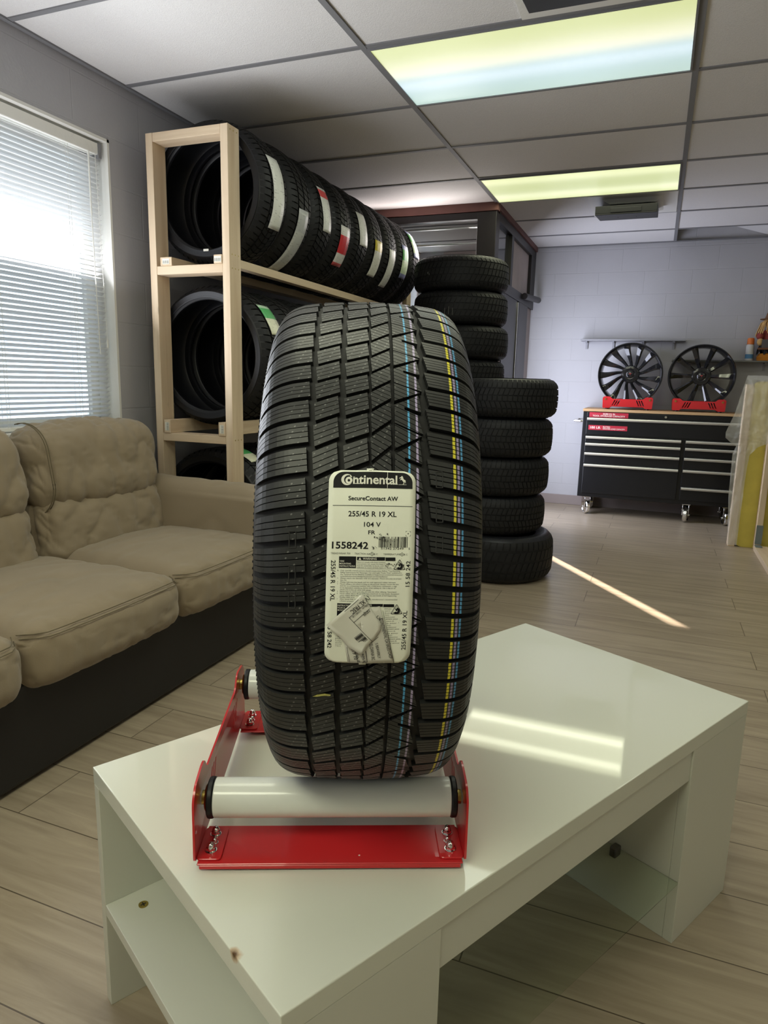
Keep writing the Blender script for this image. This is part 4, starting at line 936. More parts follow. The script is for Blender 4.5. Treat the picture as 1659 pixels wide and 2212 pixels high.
# ---- the size label
LX = [-0.0455, 0.0472]; LS = [-0.1535, 0.0580]
def LP(a, s, h=0.0):
    # the sheet bridges the grooves and leans a touch, as stuck on by hand
    x = a - 0.0013 * ((s + 0.05) / 0.1); wob = 0.0004 * math.sin(a * 130 + 1) * math.sin(s * 70) + 0.0005 * math.sin(s * 41)
    return TP(x, s, 0.0016 + wob + h)
lb = MB(); ol = rounded([(LX[0], LS[0]), (LX[1], LS[0]), (LX[1], LS[1]), (LX[0], LS[1])], 0.0125, 6)
na, ns = 14, 34
def sheet(mb, x0, x1, s0, s1, na, ns, h, rad=0.0, mi=0, rt=None, fn=LP):
    """rounded rectangle draped on the tire"""
    base = len(mb.v); 
    for j in range(ns + 1):
        s = s0 + (s1 - s0) * j / ns
        def inset(top_, r):
            d = (s - s0) if top_ else (s1 - s); return r - math.sqrt(max(0, r * r - (r - d) ** 2)) if d < r else 0
        ins = max(inset(True, rad if rt is None else rt), inset(False, rad))
        for i in range(na + 1): mb.v.append(fn(x0 + ins + (x1 - x0 - 2 * ins) * i / na, s, h))
    for j in range(ns):
        for i in range(na):
            b = base + j * (na + 1) + i; mb.f.append((b, b + 1, b + na + 2, b + na + 1)); mb.m.append(mi)
sheet(lb, LX[0], LX[1], LS[0], LS[1], 14, 90, 0, 0.0125)
sheet(lb, -0.0055, 0.0020, LS[0] - 0.002, LS[0] + 0.0005, 2, 1, 0); sheet(lb, -0.008, -0.0005, LS[1] - 0.0005, LS[1] + 0.002, 2, 1, 0)
lab = obj('size_label', lb, M_paper, ht, smooth=60)
sm_ = lab.modifiers.new('thick', 'SOLIDIFY'); sm_.thickness = 0.0004; sm_.offset = -1
pk_ = MB(); H1 = 0.00025; H2 = 0.0005
def T(s_, x, y, w, h, rot=0.0, bold=0.0, mi=0, hh=H1): add_text(pk_, s_, lambda a, b: LP(a, -b, hh), x, -y, w, h, rot, bold, mi)
def R_(x0, x1, s0, s1, mi=0, hh=H1): sheet(pk_, x0, x1, s0, s1, max(1, int(abs(x1 - x0) / 0.005)), max(1, int(abs(s1 - s0) / 0.005)), hh, 0, mi)
sheet(pk_, -0.0407, 0.0437, -0.1518, -0.1340, 14, 60, H1, 0.0, 0, rt=0.0115)
R_(0.0165, 0.0170, -0.1518, -0.1340, 1, H2)
# brand word: big C holding the o, then the rest in heavy letters
def ringsec(cx, cs, r0, r1, t0, t1, n=26, sy=1.0, mi=1, hh=H2):
    b = len(pk_.v)
    for i in range(n + 1):
        t = t0 + (t1 - t0) * i / n
        for r in (r0, r1): pk_.v.append(LP(cx + r * math.cos(t), cs - r * math.sin(t) * sy, hh))
    for i in range(n): pk_.f.append((b + 2 * i, b + 2 * i + 1, b + 2 * i + 3, b + 2 * i + 2)); pk_.m.append(mi)
def cres(cx, cs, R0, cx2, cs2, R1, t0, t1, n=30):
    b = len(pk_.v)
    for i in range(n + 1):
        t = t0 + (t1 - t0) * i / n; pk_.v.append(LP(cx + R0 * math.cos(t), cs - R0 * math.sin(t), H2)); pk_.v.append(LP(cx2 + R1 * math.cos(t), cs2 - R1 * math.sin(t), H2))
    for i in range(n): pk_.f.append((b + 2 * i, b + 2 * i + 1, b + 2 * i + 3, b + 2 * i + 2)); pk_.m.append(1)
cres(-0.0262, -0.1430, 0.0062, -0.0246, -0.1430, 0.0049, math.radians(48), math.radians(318))
pk_.add([LP(*p, H2) for p in ((-0.0228, -0.1487), (-0.0215, -0.1468), (-0.0207, -0.1456), (-0.0232, -0.1463))], [(0, 1, 2, 3)], 1)
ringsec(-0.0243, -0.1422, 0.0014, 0.0037, 0, 2 * PI, 30, 1.05)
T('ntinental', -0.0198, -0.1386, 0.0470, 0.0098, 0, 0.022, 1, H2)
for x_ in (-0.0198, -0.0162): R_(x_, x_ + 0.0042, -0.1391, -0.1384, 1, H2)
R_(-0.0198, -0.0180, -0.1462, -0.1455, 1, H2); R_(0.0245, 0.0278, -0.1391, -0.1384, 1, H2)
horse = [(0.0295, -0.1459), (0.0305, -0.1466), (0.0315, -0.1474), (0.0319, -0.1482), (0.0328, -0.1479), (0.0334, -0.1468), (0.0337, -0.1452), (0.0346, -0.1440), (0.0356, -0.1436), (0.0363, -0.1426), (0.0361, -0.1412), (0.0366, -0.1400), (0.0360, -0.1402), (0.0355, -0.1416), (0.0352, -0.1422), (0.0350, -0.1410), (0.0346, -0.1398), (0.0342, -0.1389), (0.0329, -0.1388), (0.0340, -0.1398), (0.0341, -0.1410), (0.0333, -0.1422), (0.0323, -0.1434), (0.0312, -0.1440), (0.0303, -0.1432), (0.0300, -0.1436), (0.0310, -0.1448), (0.0318, -0.1456), (0.0306, -0.1456), (0.0291, -0.1451)]
pk_.add([LP(a, s, H2) for a, s in horse], [tuple(range(len(horse)))], 1)
R_(0.0285, 0.0372, -0.13855, -0.13820, 1, H2)
T('SecureContact AW', -0.0242, -0.1206, 0.0525, 0.0046, 0, 0.022)
R_(-0.0406, 0.0440, -0.1152, -0.1146)
T('255/45 R 19 XL', -0.0238, -0.1035, 0.0509, 0.0056, 0, 0.014)
T('104 V', -0.0070, -0.0927, 0.0176, 0.0050, 0, 0.012)
T('FR', -0.0023, -0.0848, 0.0072, 0.0041, 0, 0.012)
T('1558242', -0.0402, -0.0695, 0.0382, 0.0072, 0, 0.020)
rnd = random.Random(5); x = 0.0090
while x < 0.0390:
    w_ = rnd.choice([0.0003, 0.0003, 0.0006, 0.0009]); R_(x, x + w_, -0.0825 + (0.002 if rnd.random() < 0.15 else 0), -0.0712); x += w_ + rnd.choice([0.0003, 0.0005, 0.0007])
T('51342 27249', 0.0115, -0.0690, 0.0240, 0.0022); T('5', 0.0408, -0.0690, 0.0014, 0.0022); T('0', 0.0030, -0.0690, 0.0014, 0.0022)
for (x_, s_, dx, ds) in ((0.0375, -0.0885, 1, 1), (0.0425, -0.0885, -1, 1), (0.0375, -0.0835, 1, -1), (0.0425, -0.0835, -1, -1)):
    R_(min(x_, x_ + dx * 0.0013), max(x_, x_ + dx * 0.0013), s_ - 0.00015, s_ + 0.00015); R_(x_ - 0.00015, x_ + 0.00015, min(s_, s_ + ds * 0.0013), max(s_, s_ + ds * 0.0013))
ringsec(0.0400, -0.0860, 0.0, 0.0006, 0, 2 * PI, 10, 1, 0, H1)
T('TREADWEAR 700', -0.0412, -0.0634, 0.0206, 0.0018, mi=2); T('TRACTION AA', -0.0160, -0.0633, 0.0160, 0.0018, mi=2); T('A', 0.0014, -0.0633, 0.0014, 0.0018); T('B C', 0.0042, -0.0632, 0.0040, 0.0018, mi=2)
T('TEMPERATURE', 0.0142, -0.0630, 0.0180, 0.0018, mi=2); T('A', 0.0334, -0.0630, 0.0014, 0.0018); T('B C', 0.0362, -0.0629, 0.0038, 0.0018, mi=2)
for (cx2, cs2) in ((0.0021, -0.0642), (0.0341, -0.0639)):
    for t in range(4): 
        t0 = t * PI / 2; p0 = (cx2 + 0.0022 * math.cos(t0), cs2 + 0.0020 * math.sin(t0)); p1 = (cx2 + 0.0022 * math.cos(t0 + PI / 2), cs2 + 0.0020 * math.sin(t0 + PI / 2))
        d = Vector((p1[0] - p0[0], p1[1] - p0[1])).normalized() * 0.00016; pk_.add([LP(p0[0] - d.y, p0[1] + d.x, H1), LP(p0[0] + d.y, p0[1] - d.x, H1), LP(p1[0] + d.y, p1[1] - d.x, H1), LP(p1[0] - d.y, p1[1] + d.x, H1)], [(0, 1, 2, 3)])
R_(-0.0323, -0.0143, -0.0612, -0.0489)
for i, (s_, w_) in enumerate((('TIRE', 0.0048), ('MOUNTING', 0.0120), ('INSTRUCTIONS', 0.0165))): T(s_, -0.0316, -0.0553 + 0.0026 * i, w_, 0.0017, 0, 0.01, 1, H2)
R_(-0.0134, 0.0161, -0.0609, -0.0572); R_(0.0166, 0.0272, -0.0606, -0.0569)
T('WARNING', -0.0072, -0.0581, 0.0145, 0.0021, 0, 0.012, 1, H2)
pk_.add([LP(*p, H2) for p in ((-0.0118, -0.0578), (-0.0088, -0.0578), (-0.0103, -0.0604))], [(0, 1, 2)], 1)
for i, (s_, w_) in enumerate((('Failure to comply with these mounting', 0.030), ('instructions can cause the bead to break', 0.036), ('and the assembly to burst with force', 0.034), ('sufficient to cause serious injury or death.', 0.037))): T(s_, -0.0134, -0.0548 + 0.0019 * i, w_, 0.0013, mi=2)
R_(-0.0134, 0.0300, -0.0484, -0.0482, 2)
body = [('1', 'Only specially trained persons should mount tires. Follow "Tire Mounting', .063), ('', 'Safety Instructions for Passenger Car and Light Truck Tires" published in', .065), ('', 'the Technical Service Bulletin available at https://www.continental-tires.com/', .066), ('', 'ca/en/b2c/tire-knowledge/technical-service-bulletins/', .050), ('2', 'Always match rim diameter with tire diameter. Mount tire only on proper', .065), ('', 'size rim.', .007), ('3', 'Always lubricate tire beads and rim with approved rubber lubricant.', .059), ('4', 'Never inflate a tire which is lying on the ground. Always remain the tire', .062), ('', 'and rim on a mounting machine with a hold-down mechanism, a cage', .060), ('', 'or an equivalent restraining device when adding air. Use a clip-on air', .059), ('', 'chuck and in-line air valve with gauge.', .033), ('5', 'Never lean or reach over the tire and rim when inflating. Stand back!', .060), ('6', 'Never inflate above 40 psi (275 kpa) maximum to seat beads. Exception:', .063), ('', 'never inflate above 50 psi (345 kpa) to seat beads of Self Supporting', .060), ('', 'Runflat (SSR) tires.', .016), ('7', 'After beads fully seated inflate to the manufacturer\'s recommended', .061), ('', 'inflation pressure.', .016)]
for i, (n_, s_, w_) in enumerate(body):
    y_ = -0.0456 + 0.00205 * i
    if n_: T(n_, -0.0336, y_, 0.0007, 0.0012, mi=2)
    T(s_, -0.0305, y_, w_, 0.00135, mi=2)
for (cx2, cs2) in ((0.0318, -0.0524), (0.0303, -0.0042)):
    for sc2, mi_, hh in ((1.0, 0, H1), (0.86, 3, H1 + 0.00015), (0.74, 0, H1 + 0.0003), (0.66, 3, H1 + 0.00045)):
        pts = rounded([(cx2, cs2 - 0.0068 * sc2), (cx2 + 0.0068 * sc2, cs2 + 0.0048 * sc2), (cx2 - 0.0068 * sc2, cs2 + 0.0048 * sc2)], 0.002, 3)
        pk_.add([LP(a, s, hh) for a, s in pts], [tuple(range(len(pts)))], mi_)
    ringsec(cx2, cs2 + 0.001, 0.0012, 0.0036, -2.6, 1.6, 14, 1, 0, H1 + 0.0006)
    pk_.add([LP(cx2 + a, cs2 + s, H1 + 0.0006) for a, s in ((-0.0020, 0.0030), (0.0022, 0.0022), (0.0024, 0.0036), (-0.0016, 0.0044))], [(0, 1, 2, 3)], 0)
    pk_.add([LP(cx2 + a, cs2 + s, H1 + 0.0006) for a, s in ((-0.0018, -0.0018), (0.0002, -0.0010), (0.0010, 0.0016), (-0.0008, 0.0010))], [(0, 1, 2, 3)], 0)
R_(-0.0330, -0.0150, -0.0108, 0.0080); R_(-0.0145, 0.0155, -0.0106, -0.0076); R_(0.0160, 0.0275, -0.0104, -0.0072)
for i, (s_, w_) in enumerate((('INSTRUCTIONS', 0.0150), ('POUR LE', 0.0080), ('MONTAGE', 0.0100))): T(s_, -0.0324, -0.0078 + 0.0026 * i, w_, 0.0017, 0, 0.01, 1, H2)
T('MISE EN GARDE: ALERTE', -0.0130, -0.0083, 0.0165, 0.0018, 0, 0.01, 1, H2)
for i in range(18):
    y_ = -0.0048 + 0.0023 * i; w_ = (0.010, 0.008, 0.011, 0.007)[i % 4] if i < 3 else (0.017, 0.011, 0.015, 0.006, 0.013)[i % 5]
    T(('ement peut', 'ement de', 'la pour', 'faces.', 'professionnel')[i % 5], 0.0172 + 0.0004 * i, y_, w_ * 0.75, 0.0012, mi=2)
for i in range(6): T(('7 Apres', 'pneu', 'le talon', 'gonfler', 'conseil')[i % 5], -0.0340, 0.0270 + 0.0022 * i, 0.0075 - 0.0008 * (i % 3), 0.0012, mi=2)
T('255/45 R 19 XL', -0.0406, -0.0570, 0.0440, 0.0048, -PI / 2, 0.010)
T('15 58 242', -0.0425, 0.0130, 0.0272, 0.0044, -PI / 2, 0.010)
T('15 58 242', 0.0432, -0.0295, 0.0275, 0.0044, PI / 2, 0.010)
T('255/45 R 19 XL', 0.0418, 0.0420, 0.0450, 0.0046, PI / 2, 0.010)
obj('label_print', pk_, [M_ink, M_cream, M_inkg, M_paper], lab, smooth=0)
# scuffs on the label
sf_ = MB(); rnd = random.Random(3)
for (cx2, cs2, n_, sp2) in ((0.012, -0.081, 24, 0.0035), (0.022, -0.077, 12, 0.0025), (0.004, -0.070, 8, 0.002), (0.020, -0.054, 14, 0.0025), (0.031, -0.054, 16, 0.003), (0.038, 0.008, 8, 0.003)):
    for i in range(n_):
        a, s = cx2 + rnd.gauss(0, sp2), cs2 + rnd.gauss(0, sp2 * 0.6); r = abs(rnd.gauss(0.0004, 0.0003)) + 0.0001; t = rnd.random() * 3
        sf_.add([LP(a + r * rnd.uniform(0.4, 1.4) * math.cos(t + q * PI / 2.5), s + r * rnd.uniform(0.4, 1.4) * math.sin(t + q * PI / 2.5), 0.0009) for q in range(5)], [(0, 1, 2, 3, 4)])
obj('scuff_mark', sf_, mat('scuff', (0.05, 0.048, 0.04), 0.8), lab, smooth=0)
# torn shipping stickers over the lower half of the label
def sticker(name, poly, h0, lift, m):
    mb = MB(); n = len(poly); c = (sum(p[0] for p in poly) / n, sum(p[1] for p in poly) / n); ring = 6
    for j in range(ring + 1):
        for (a, s), lf in zip(poly, lift):
            u = j / ring; mb.v.append(LP(c[0] + (a - c[0]) * u, c[1] + (s - c[1]) * u, h0 + lf * u ** 4))
    for j in range(ring):
        for i in range(n): k2 = (i + 1) % n; mb.f.append((j * n + i, (j + 1) * n + i, (j + 1) * n + k2, j * n + k2)); mb.m.append(0)
    o = obj(name, mb, m, lab, smooth=40); q = o.modifiers.new('thick', 'SOLIDIFY'); q.thickness = 0.00015; q.offset = 1; return o
sticker('clear_sticker', [(-0.010, -0.003), (0.012, -0.0085), (0.0175, 0.010), (0.0235, 0.030), (0.0305, 0.0572), (0.0, 0.0578), (-0.0200, 0.0570), (-0.0240, 0.035), (-0.024, 0.012)], 0.0010, [0] * 9, M_film)
sticker('torn_sticker', [(-0.0438, 0.0116), (-0.0290, -0.001), (-0.0160, -0.013), (-0.0095, -0.0205), (-0.0055, -0.0212), (-0.0030, -0.0165), (0.0050, -0.0030), (0.0105, 0.0055), (0.0135, 0.0105), (0.0140, 0.0170), (0.0085, 0.0270), (0.0045, 0.0310), (-0.0005, 0.0365), (-0.0052, 0.0443), (-0.0105, 0.0420), (-0.0200, 0.0370), (-0.0300, 0.0250)], 0.0018, [.0035, .001, 0, .001, .001, 0, 0, .0005, .001, .0006, 0, 0, .001, .005, .003, .002, .001], M_film)
st_ = MB()
def T2(s_, x, y, w, h, rot, hh=0.0026, bold=0.0): add_text(st_, s_, lambda a, b: LP(a, -b, hh), x, -y, w, h, rot, bold)
def line(p, q, w=0.00022, hh=0.0025):
    d = Vector((q[0] - p[0], q[1] - p[1])); n = int(d.length / 0.004) + 1; e = d.normalized() * w
    for i in range(n):
        a, b = Vector(p) + d * i / n, Vector(p) + d * (i + 1) / n
        st_.add([LP(a.x - e.y, a.y + e.x, hh), LP(a.x + e.y, a.y - e.x, hh), LP(b.x + e.y, b.y - e.x, hh), LP(b.x - e.y, b.y + e.x, hh)], [(0, 1, 2, 3)])
line((-0.0385, 0.0100), (-0.0060, -0.0200)); line((-0.0197, 0.0041), (-0.0040, -0.0105)); line((-0.0197, 0.0041), (0.0057, 0.0306)); line((-0.0145, 0.0092), (0.0015, -0.0062)); line((0.0057, 0.0306), (0.0117, 0.0252))
rA = math.radians(-137)
T2('1V XL FRSC', -0.0012, -0.0200, 0.0245, 0.0046, rA, bold=0.004)
T2('Task: 2248118', -0.0020, -0.0108, 0.0200, 0.0018, rA); T2('2022', 0.0, -0.0125, 0.0050, 0.0018, rA); T2('range', 0.0005, -0.0052, 0.0080, 0.0026, rA)
T2('LX', 0.0085, 0.0030, 0.0060, 0.0030, math.radians(-45), bold=0.004)
for i in range(9):
    u = i / 8; a0 = (-0.0065 + 0.0070 * u, 0.0205 + 0.0072 * u); a1 = (-0.0138 + 0.0074 * u, 0.0270 + 0.0077 * u); line(a0, a1, (0.00018, 0.0004, 0.00055, 0.0003)[i % 4])
rB = math.radians(-75)
T2('CONTINENTAL CA SALES CACP', 0.0124, 0.0055, 0.0480, 0.0034, rB, 0.0017)
line((0.0155, -0.0040), (0.0300, 0.0570), 0.0002, 0.0016); line((0.0118, 0.0056), (0.0165, 0.0045), 0.0002, 0.0016)
T2('S BEAVERLY', 0.0085, 0.0330, 0.0190, 0.0030, math.radians(-78), 0.0017); T2('KELOWNA BC', 0.0020, 0.0320, 0.0220, 0.0036, math.radians(-80), 0.0017)
T2('R19 10', -0.0170, 0.0390, 0.0150, 0.0042, math.radians(-74), 0.0017); T2('1060, 19', -0.0115, 0.0455, 0.0110, 0.0022, math.radians(-76), 0.0017); T2('19753', -0.0062, 0.0440, 0.0120, 0.0026, math.radians(-76), 0.0017)
line((-0.0215, 0.0380), (-0.0178, 0.0560), 0.0002, 0.0016); line((-0.0125, 0.0425), (-0.0090, 0.0565), 0.0002, 0.0016); line((-0.0010, 0.0420), (0.0010, 0.0560), 0.0003, 0.0016); line((0.0010, 0.0560), (-0.0040, 0.0565), 0.0003, 0.0016)
obj('sticker_print', st_, M_ink, lab, smooth=0)
# ------------------------------------------------------------------ tool chest by the back wall
CZ = 0.962
tc_ = thing('tool_chest', 'black rolling tool chest with a wooden top against the back wall', 'tool chest', (-0.60, 6.42, 0))
CW, CD = 1.32, 0.45
obj('body', MB().box(0, CW, 0.0, CD, 0.165, CZ - 0.024), M_chest, tc_, smooth=0, bevel=0.004)
obj('worktop', MB().box(-0.004, CW + 0.004, -0.006, CD, CZ - 0.0238, CZ), M_top, tc_, smooth=0, bevel=0.002)
def drawer(x0, x1, z0, z1, handle=True):
    d = obj('drawer', MB().box(x0, x1, -0.010, -0.0005, z0, z1), M_chest, tc_, smooth=0, bevel=0.003)
    if handle:
        hb = MB(); pr = [(-0.032, -0.003), (-0.036, -0.012), (-0.030, -0.024), (-0.0102, -0.026), (-0.0102, 0.0)]
        hb.prism(pr, x0 + 0.004, x1 - 0.004, lambda a, b, h: (h, a, z1 + b)); obj('handle', hb, M_handle, d, smooth=30)
    return d
drawer(0.035, CW - 0.035, 0.890, 0.932, False)
d1 = drawer(0.035, CW - 0.035, 0.735, 0.886)
zl = [0.722, 0.660, 0.574, 0.470]
for i, z1 in enumerate(zl): drawer(0.035, 0.835, (zl[i + 1] + 0.004) if i < 3 else 0.20, z1)
zr = [0.722, 0.660, 0.574, 0.470, 0.318]
for i, z1 in enumerate(zr): drawer(0.865, CW - 0.035, (zr[i + 1] + 0.004) if i < 4 else 0.20, z1)
lk = MB().cyl((0.69, -0.010, 0.912), (0.69, -0.016, 0.912), 0.010, 16); obj('lock', lk, M_chrome, tc_)
M_sred = mat('red_sticker', (0.42, 0.02, 0.04), 0.5)
for (x0, x1, z0, z1, rows) in ((0.055, 0.385, 0.889, 0.932, [('20,000 CU. IN.', 0.165, 0.013, 0.014, 0.105), ('TOOL STORAGE CAPACITY', 0.030, 0.004, 0.014, 0.275)]), (0.055, 0.385, 0.776, 0.818, [('100 LB.', 0.015, 0.012, 0.020, 0.09), ('RATED', 0.125, 0.024, 0.011, 0.06), ('DRAWER LOAD CAPACITY', 0.125, 0.008, 0.011, 0.185)])):
    s_ = MB().box(x0, x1, -0.0118, -0.0102, z0, z1)
    st = obj('red_sticker', s_, M_sred, tc_, smooth=0); lt = MB()
    for i, (w_, dx, dz, h_, ww) in enumerate(rows):
        zz = z0 + (dz if len(rows) == 3 else (0.024 if i == 0 else 0.006)); add_text(lt, w_, lambda a, b: (a, -0.0122, b), x0 + (dx if len(rows) == 3 else (0.115 if i == 0 else 0.028)), zz, ww, h_, 0, 0.012)
    obj('sticker_lettering', lt, M_cream, st, smooth=0)
sh = MB(); sh.tube([(-0.002, 0.06, 0.848), (-0.055, 0.06, 0.848), (-0.075, 0.07, 0.848), (-0.078, 0.09, 0.848), (-0.078, 0.36, 0.848), (-0.055, 0.38, 0.848), (-0.002, 0.38, 0.848)], 0.012, 12)
obj('side_handle', sh, M_chrome, tc_)
for (cx2, cy2, rz) in ((0.075, 0.07, 0.5), (0.935, 0.07, -0.2), (0.075, 0.38, 0.5), (CW - 0.075, 0.07, 0.2), (CW - 0.075, 0.38, 0.0), (0.935, 0.38, 0.3)):
    M = Matrix.Translation((cx2, cy2, 0)) @ Matrix.Rotation(rz, 4, 'Z')
    f_ = MB(); f_.box(-0.035, 0.035, -0.035, 0.035, 0.155, 0.1648, M=M)
    f_.box(-0.028, -0.022, -0.045, 0.030, 0.060, 0.156, M=M).box(0.022, 0.028, -0.045, 0.030, 0.060, 0.156, M=M)
    f_.cyl(M @ Vector((-0.034, -0.012, 0.064)), M @ Vector((0.034, -0.012, 0.064)), 0.009, 12)
    cs = obj('caster', f_, M_chrome, tc_, smooth=30, bevel=0.002)
    w_ = MB(); w_.lathe([(-0.018, 0.0), (-0.018, 0.030), (-0.012, 0.046), (-0.018, 0.050), (-0.018, 0.058), (-0.012, 0.0635), (0.012, 0.0635), (0.018, 0.058), (0.018, 0.050), (0.012, 0.046), (0.018, 0.030), (0.018, 0.0)], 32, M @ Matrix.Translation((0, -0.012, 0.0637)))
    obj('caster_wheel', w_, M_chrome, cs, smooth=40)
# ------------------------------------------------------------------ two alloy wheels on red wheel stands
ST = []
def wheel_stand(x, label):
    t = thing('wheel_stand', label, 'stand', (x, 6.60, CZ), 0, 'red wheel stands on the tool chest')
    ol = rounded([(-0.208, 0.010), (-0.150, 0.010), (-0.135, 0.024), (0.135, 0.024), (0.150, 0.010), (0.208, 0.010), (0.212, 0.100), (0.200, 0.112), (0.150, 0.112), (0.128, 0.092), (-0.128, 0.092), (-0.150, 0.112), (-0.200, 0.112), (-0.212, 0.100)], 0.008, 3)
    hs = []
    for s_ in (-1, 1):
        for i in range(3):
            x0 = s_ * (0.092 + 0.020 * i); q = [(x0, 0.034), (x0 + 0.010, 0.034), (x0 + 0.010 + s_ * -0.022 + (0.044 if s_ < 0 else 0) * 0, 0.082), (x0 - s_ * 0.022, 0.082)]
            hs.append(list(reversed(q)))
    v_, f_ = plate(ol, hs, 0.003)
    for yy in (-0.112, 0.109):
        mb = MB(); mb.add([(a, yy + z, b) for a, b, z in v_], f_); obj('plate', mb, M_red, t, smooth=0)
    for s_ in (-1, 1):
        obj('rod', MB().cyl((s_ * 0.135, -0.1085, 0.062), (s_ * 0.135, 0.1085, 0.062), 0.011, 16), M_blackp, t)
        obj('end_brace', MB().box(s_ * 0.204 - 0.0015, s_ * 0.204 + 0.0015, -0.1085, 0.1085, 0.014, 0.075), M_red, t, smooth=0)
        obj('bolt', MB().cyl((s_ * 0.185, -0.1122, 0.088), (s_ * 0.185, -0.119, 0.088), 0.008, 12), M_brass, t)
        for yy in (-0.10, 0.10): obj('rubber_foot', MB().cyl((s_ * 0.17, yy, 0), (s_ * 0.17, yy, 0.0105), 0.014, 14), M_blackp, t)
    return t
wheel_stand(-0.237, 'red stand under the left alloy wheel, with the multi-blade spokes')
wheel_stand(0.342, 'red stand under the right alloy wheel, the one with straight spokes')
def alloy(x, label, n, curve, w0, w1, R=0.272):
    zc = CZ + 0.062 + math.sqrt((R + 0.0115) ** 2 - 0.135 ** 2)
    t = thing('alloy_wheel', label, 'wheel', (x, 6.60, zc - R), 0, 'black alloy wheels on the tool chest')
    t.rotation_euler = (math.radians(0), 0, math.radians(0))
    M = Matrix.Translation((0, 0, R)) @ Matrix.Rotation(-PI / 2, 4, 'Z')
    bar = MB(); bar.lathe([(0.098, R), (0.104, R - 0.004), (0.104, R - 0.010), (0.092, R - 0.017), (0.080, R - 0.022), (-0.09, R - 0.030), (-0.098, R - 0.020), (-0.098, R), (-0.088, R), (-0.080, R - 0.016), (0.02, R - 0.020), (0.080, R - 0.014), (0.086, R)], 96, M, closed=True)
    obj('rim_barrel', bar, M_rimb, t, smooth=40)
    for k in range(n):
        a0 = 2 * PI * k / n; sp = MB(); secs = 12; vs = []
        for i in range(secs + 1):
            u = i / secs; r = 0.048 + (R - 0.022 - 0.048) * u; a = a0 + curve * math.sin(u * PI * 0.55)
            w = w0 + (w1 - w0) * u ** 1.3; xf = 0.045 + 0.038 * u - 0.012 * math.sin(PI * u); tw = 0.010 * math.sin(PI * u) * (1 if curve else 0)
            for (dw, dx) in ((-w, -0.016), (-w, tw - 0.004), (-w * 0.35, 0.004 + tw), (w, -0.004), (w, -0.020)):
                ang = a + dw / max(r, 0.055); vs.append(M @ Vector((xf + dx, r * math.cos(ang), r * math.sin(ang))))
        fs = []
        for i in range(secs):
            for q in range(5): fs.append((5 * i + q, 5 * i + (q + 1) % 5, 5 * i + 5 + (q + 1) % 5, 5 * i + 5 + q))
        sp.add(vs, fs); obj('spoke', sp, M_rimb, t, smooth=35)
    hub = MB(); hub.lathe([(-0.02, 0.080), (0.036, 0.080), (0.050, 0.072), (0.054, 0.050), (0.052, 0.036), (0.058, 0.031), (0.060, 0.026), (0.061, 0.0)], 48, M)
    h_ = obj('hub', hub, M_rimb, t, smooth=35)
    for k in range(5):
        a = 2 * PI * k / 5 + 0.3; p = M @ Vector((0.049, 0.050 * math.cos(a), 0.050 * math.sin(a))); q = M @ Vector((0.058, 0.050 * math.cos(a), 0.050 * math.sin(a)))
        obj('lug', MB().cyl(p, q, 0.0075, 12), M_rimb, h_)
    lg = MB(); zc_ = R
    lg.add([(-0.012, -0.0618, zc_ + 0.008), (0.012, -0.0618, zc_ + 0.008), (0.010, -0.0618, zc_ + 0.003), (0.003, -0.0618, zc_ + 0.003), (0.0, -0.0618, zc_ - 0.012), (-0.003, -0.0618, zc_ + 0.003), (-0.010, -0.0618, zc_ + 0.003)], [tuple(range(7))])
    obj('centre_emblem', lg, mat('dull_red_emblem', (0.25, 0.02, 0.02), 0.5), h_, smooth=0)
    return t
alloy(-0.237, 'gloss black alloy wheel with many curved blades, left on the tool chest', 13, 0.30, 0.010, 0.029)
alloy(0.342, 'gloss black alloy wheel with ten straight flat spokes, right on the tool chest', 10, 0.0, 0.013, 0.026, 0.266)
# ------------------------------------------------------------------ shelves on the back wall
M_ledge = mat('grey_painted_ledge', (0.33, 0.33, 0.35), 0.5)
s1 = thing('wall_shelf', 'long thin grey-painted ledge on the back wall above the left wheel', 'shelf', (-0.26, YB, 1.582))
obj('board', MB().box(-0.45, 0.455, -0.13, -0.001, -0.007, 0.007), M_ledge, s1, smooth=0, bevel=0.001)
for x in (-0.40, -0.16, 0.10, 0.36): obj('bracket', MB().box(x - 0.01, x + 0.01, -0.012, -0.001, -0.075, -0.008).box(x - 0.0098, x + 0.0098, -0.10, -0.008, -0.020, -0.0082), M_ledge, s1, smooth=0)
s2 = thing('wall_shelf', 'lower dark-edged ledge on the back wall holding a bottle and figurine', 'shelf', (0.55, YB, 1.402))
obj('board', MB().box(-0.45, 0.60, -0.16, -0.001, -0.007, 0.007), mat('grey_green_ledge', (0.20, 0.20, 0.19), 0.5), s2, smooth=0, bevel=0.001)
for x in (-0.30, 0.30): obj('bracket', MB().box(x - 0.01, x + 0.01, -0.012, -0.001, -0.075, -0.008).box(x - 0.0098, x + 0.0098, -0.12, -0.008, -0.020, -0.0082), M_ledge, s2, smooth=0)
def vl(prof, n=24, c=(0, 0, 0)):
    mb = MB(); mb.lathe([(z, r) for z, r in prof], n, Matrix.Translation(c) @ Matrix.Rotation(-PI / 2, 4, 'Y')); return mb
bt = thing('bottle', 'white spray bottle with an orange cap standing on the lower ledge', 'bottle', (0.715, 6.80, 1.4092))
obj('body', vl([(0, 0), (0, 0.030), (0.004, 0.032), (0.125, 0.032), (0.138, 0.026), (0.142, 0.0)]), mat('white_plastic', (0.72, 0.72, 0.72), 0.4), bt)
obj('label_band', vl([(0.018, 0.0324), (0.055, 0.0324)]), mat('blue_print', (0.10, 0.27, 0.50), 0.5), bt)
obj('cap', vl([(0.1385, 0), (0.1385, 0.029), (0.185, 0.027), (0.192, 0.022), (0.192, 0)]), mat('orange_cap', (0.80, 0.22, 0.05), 0.4), bt)
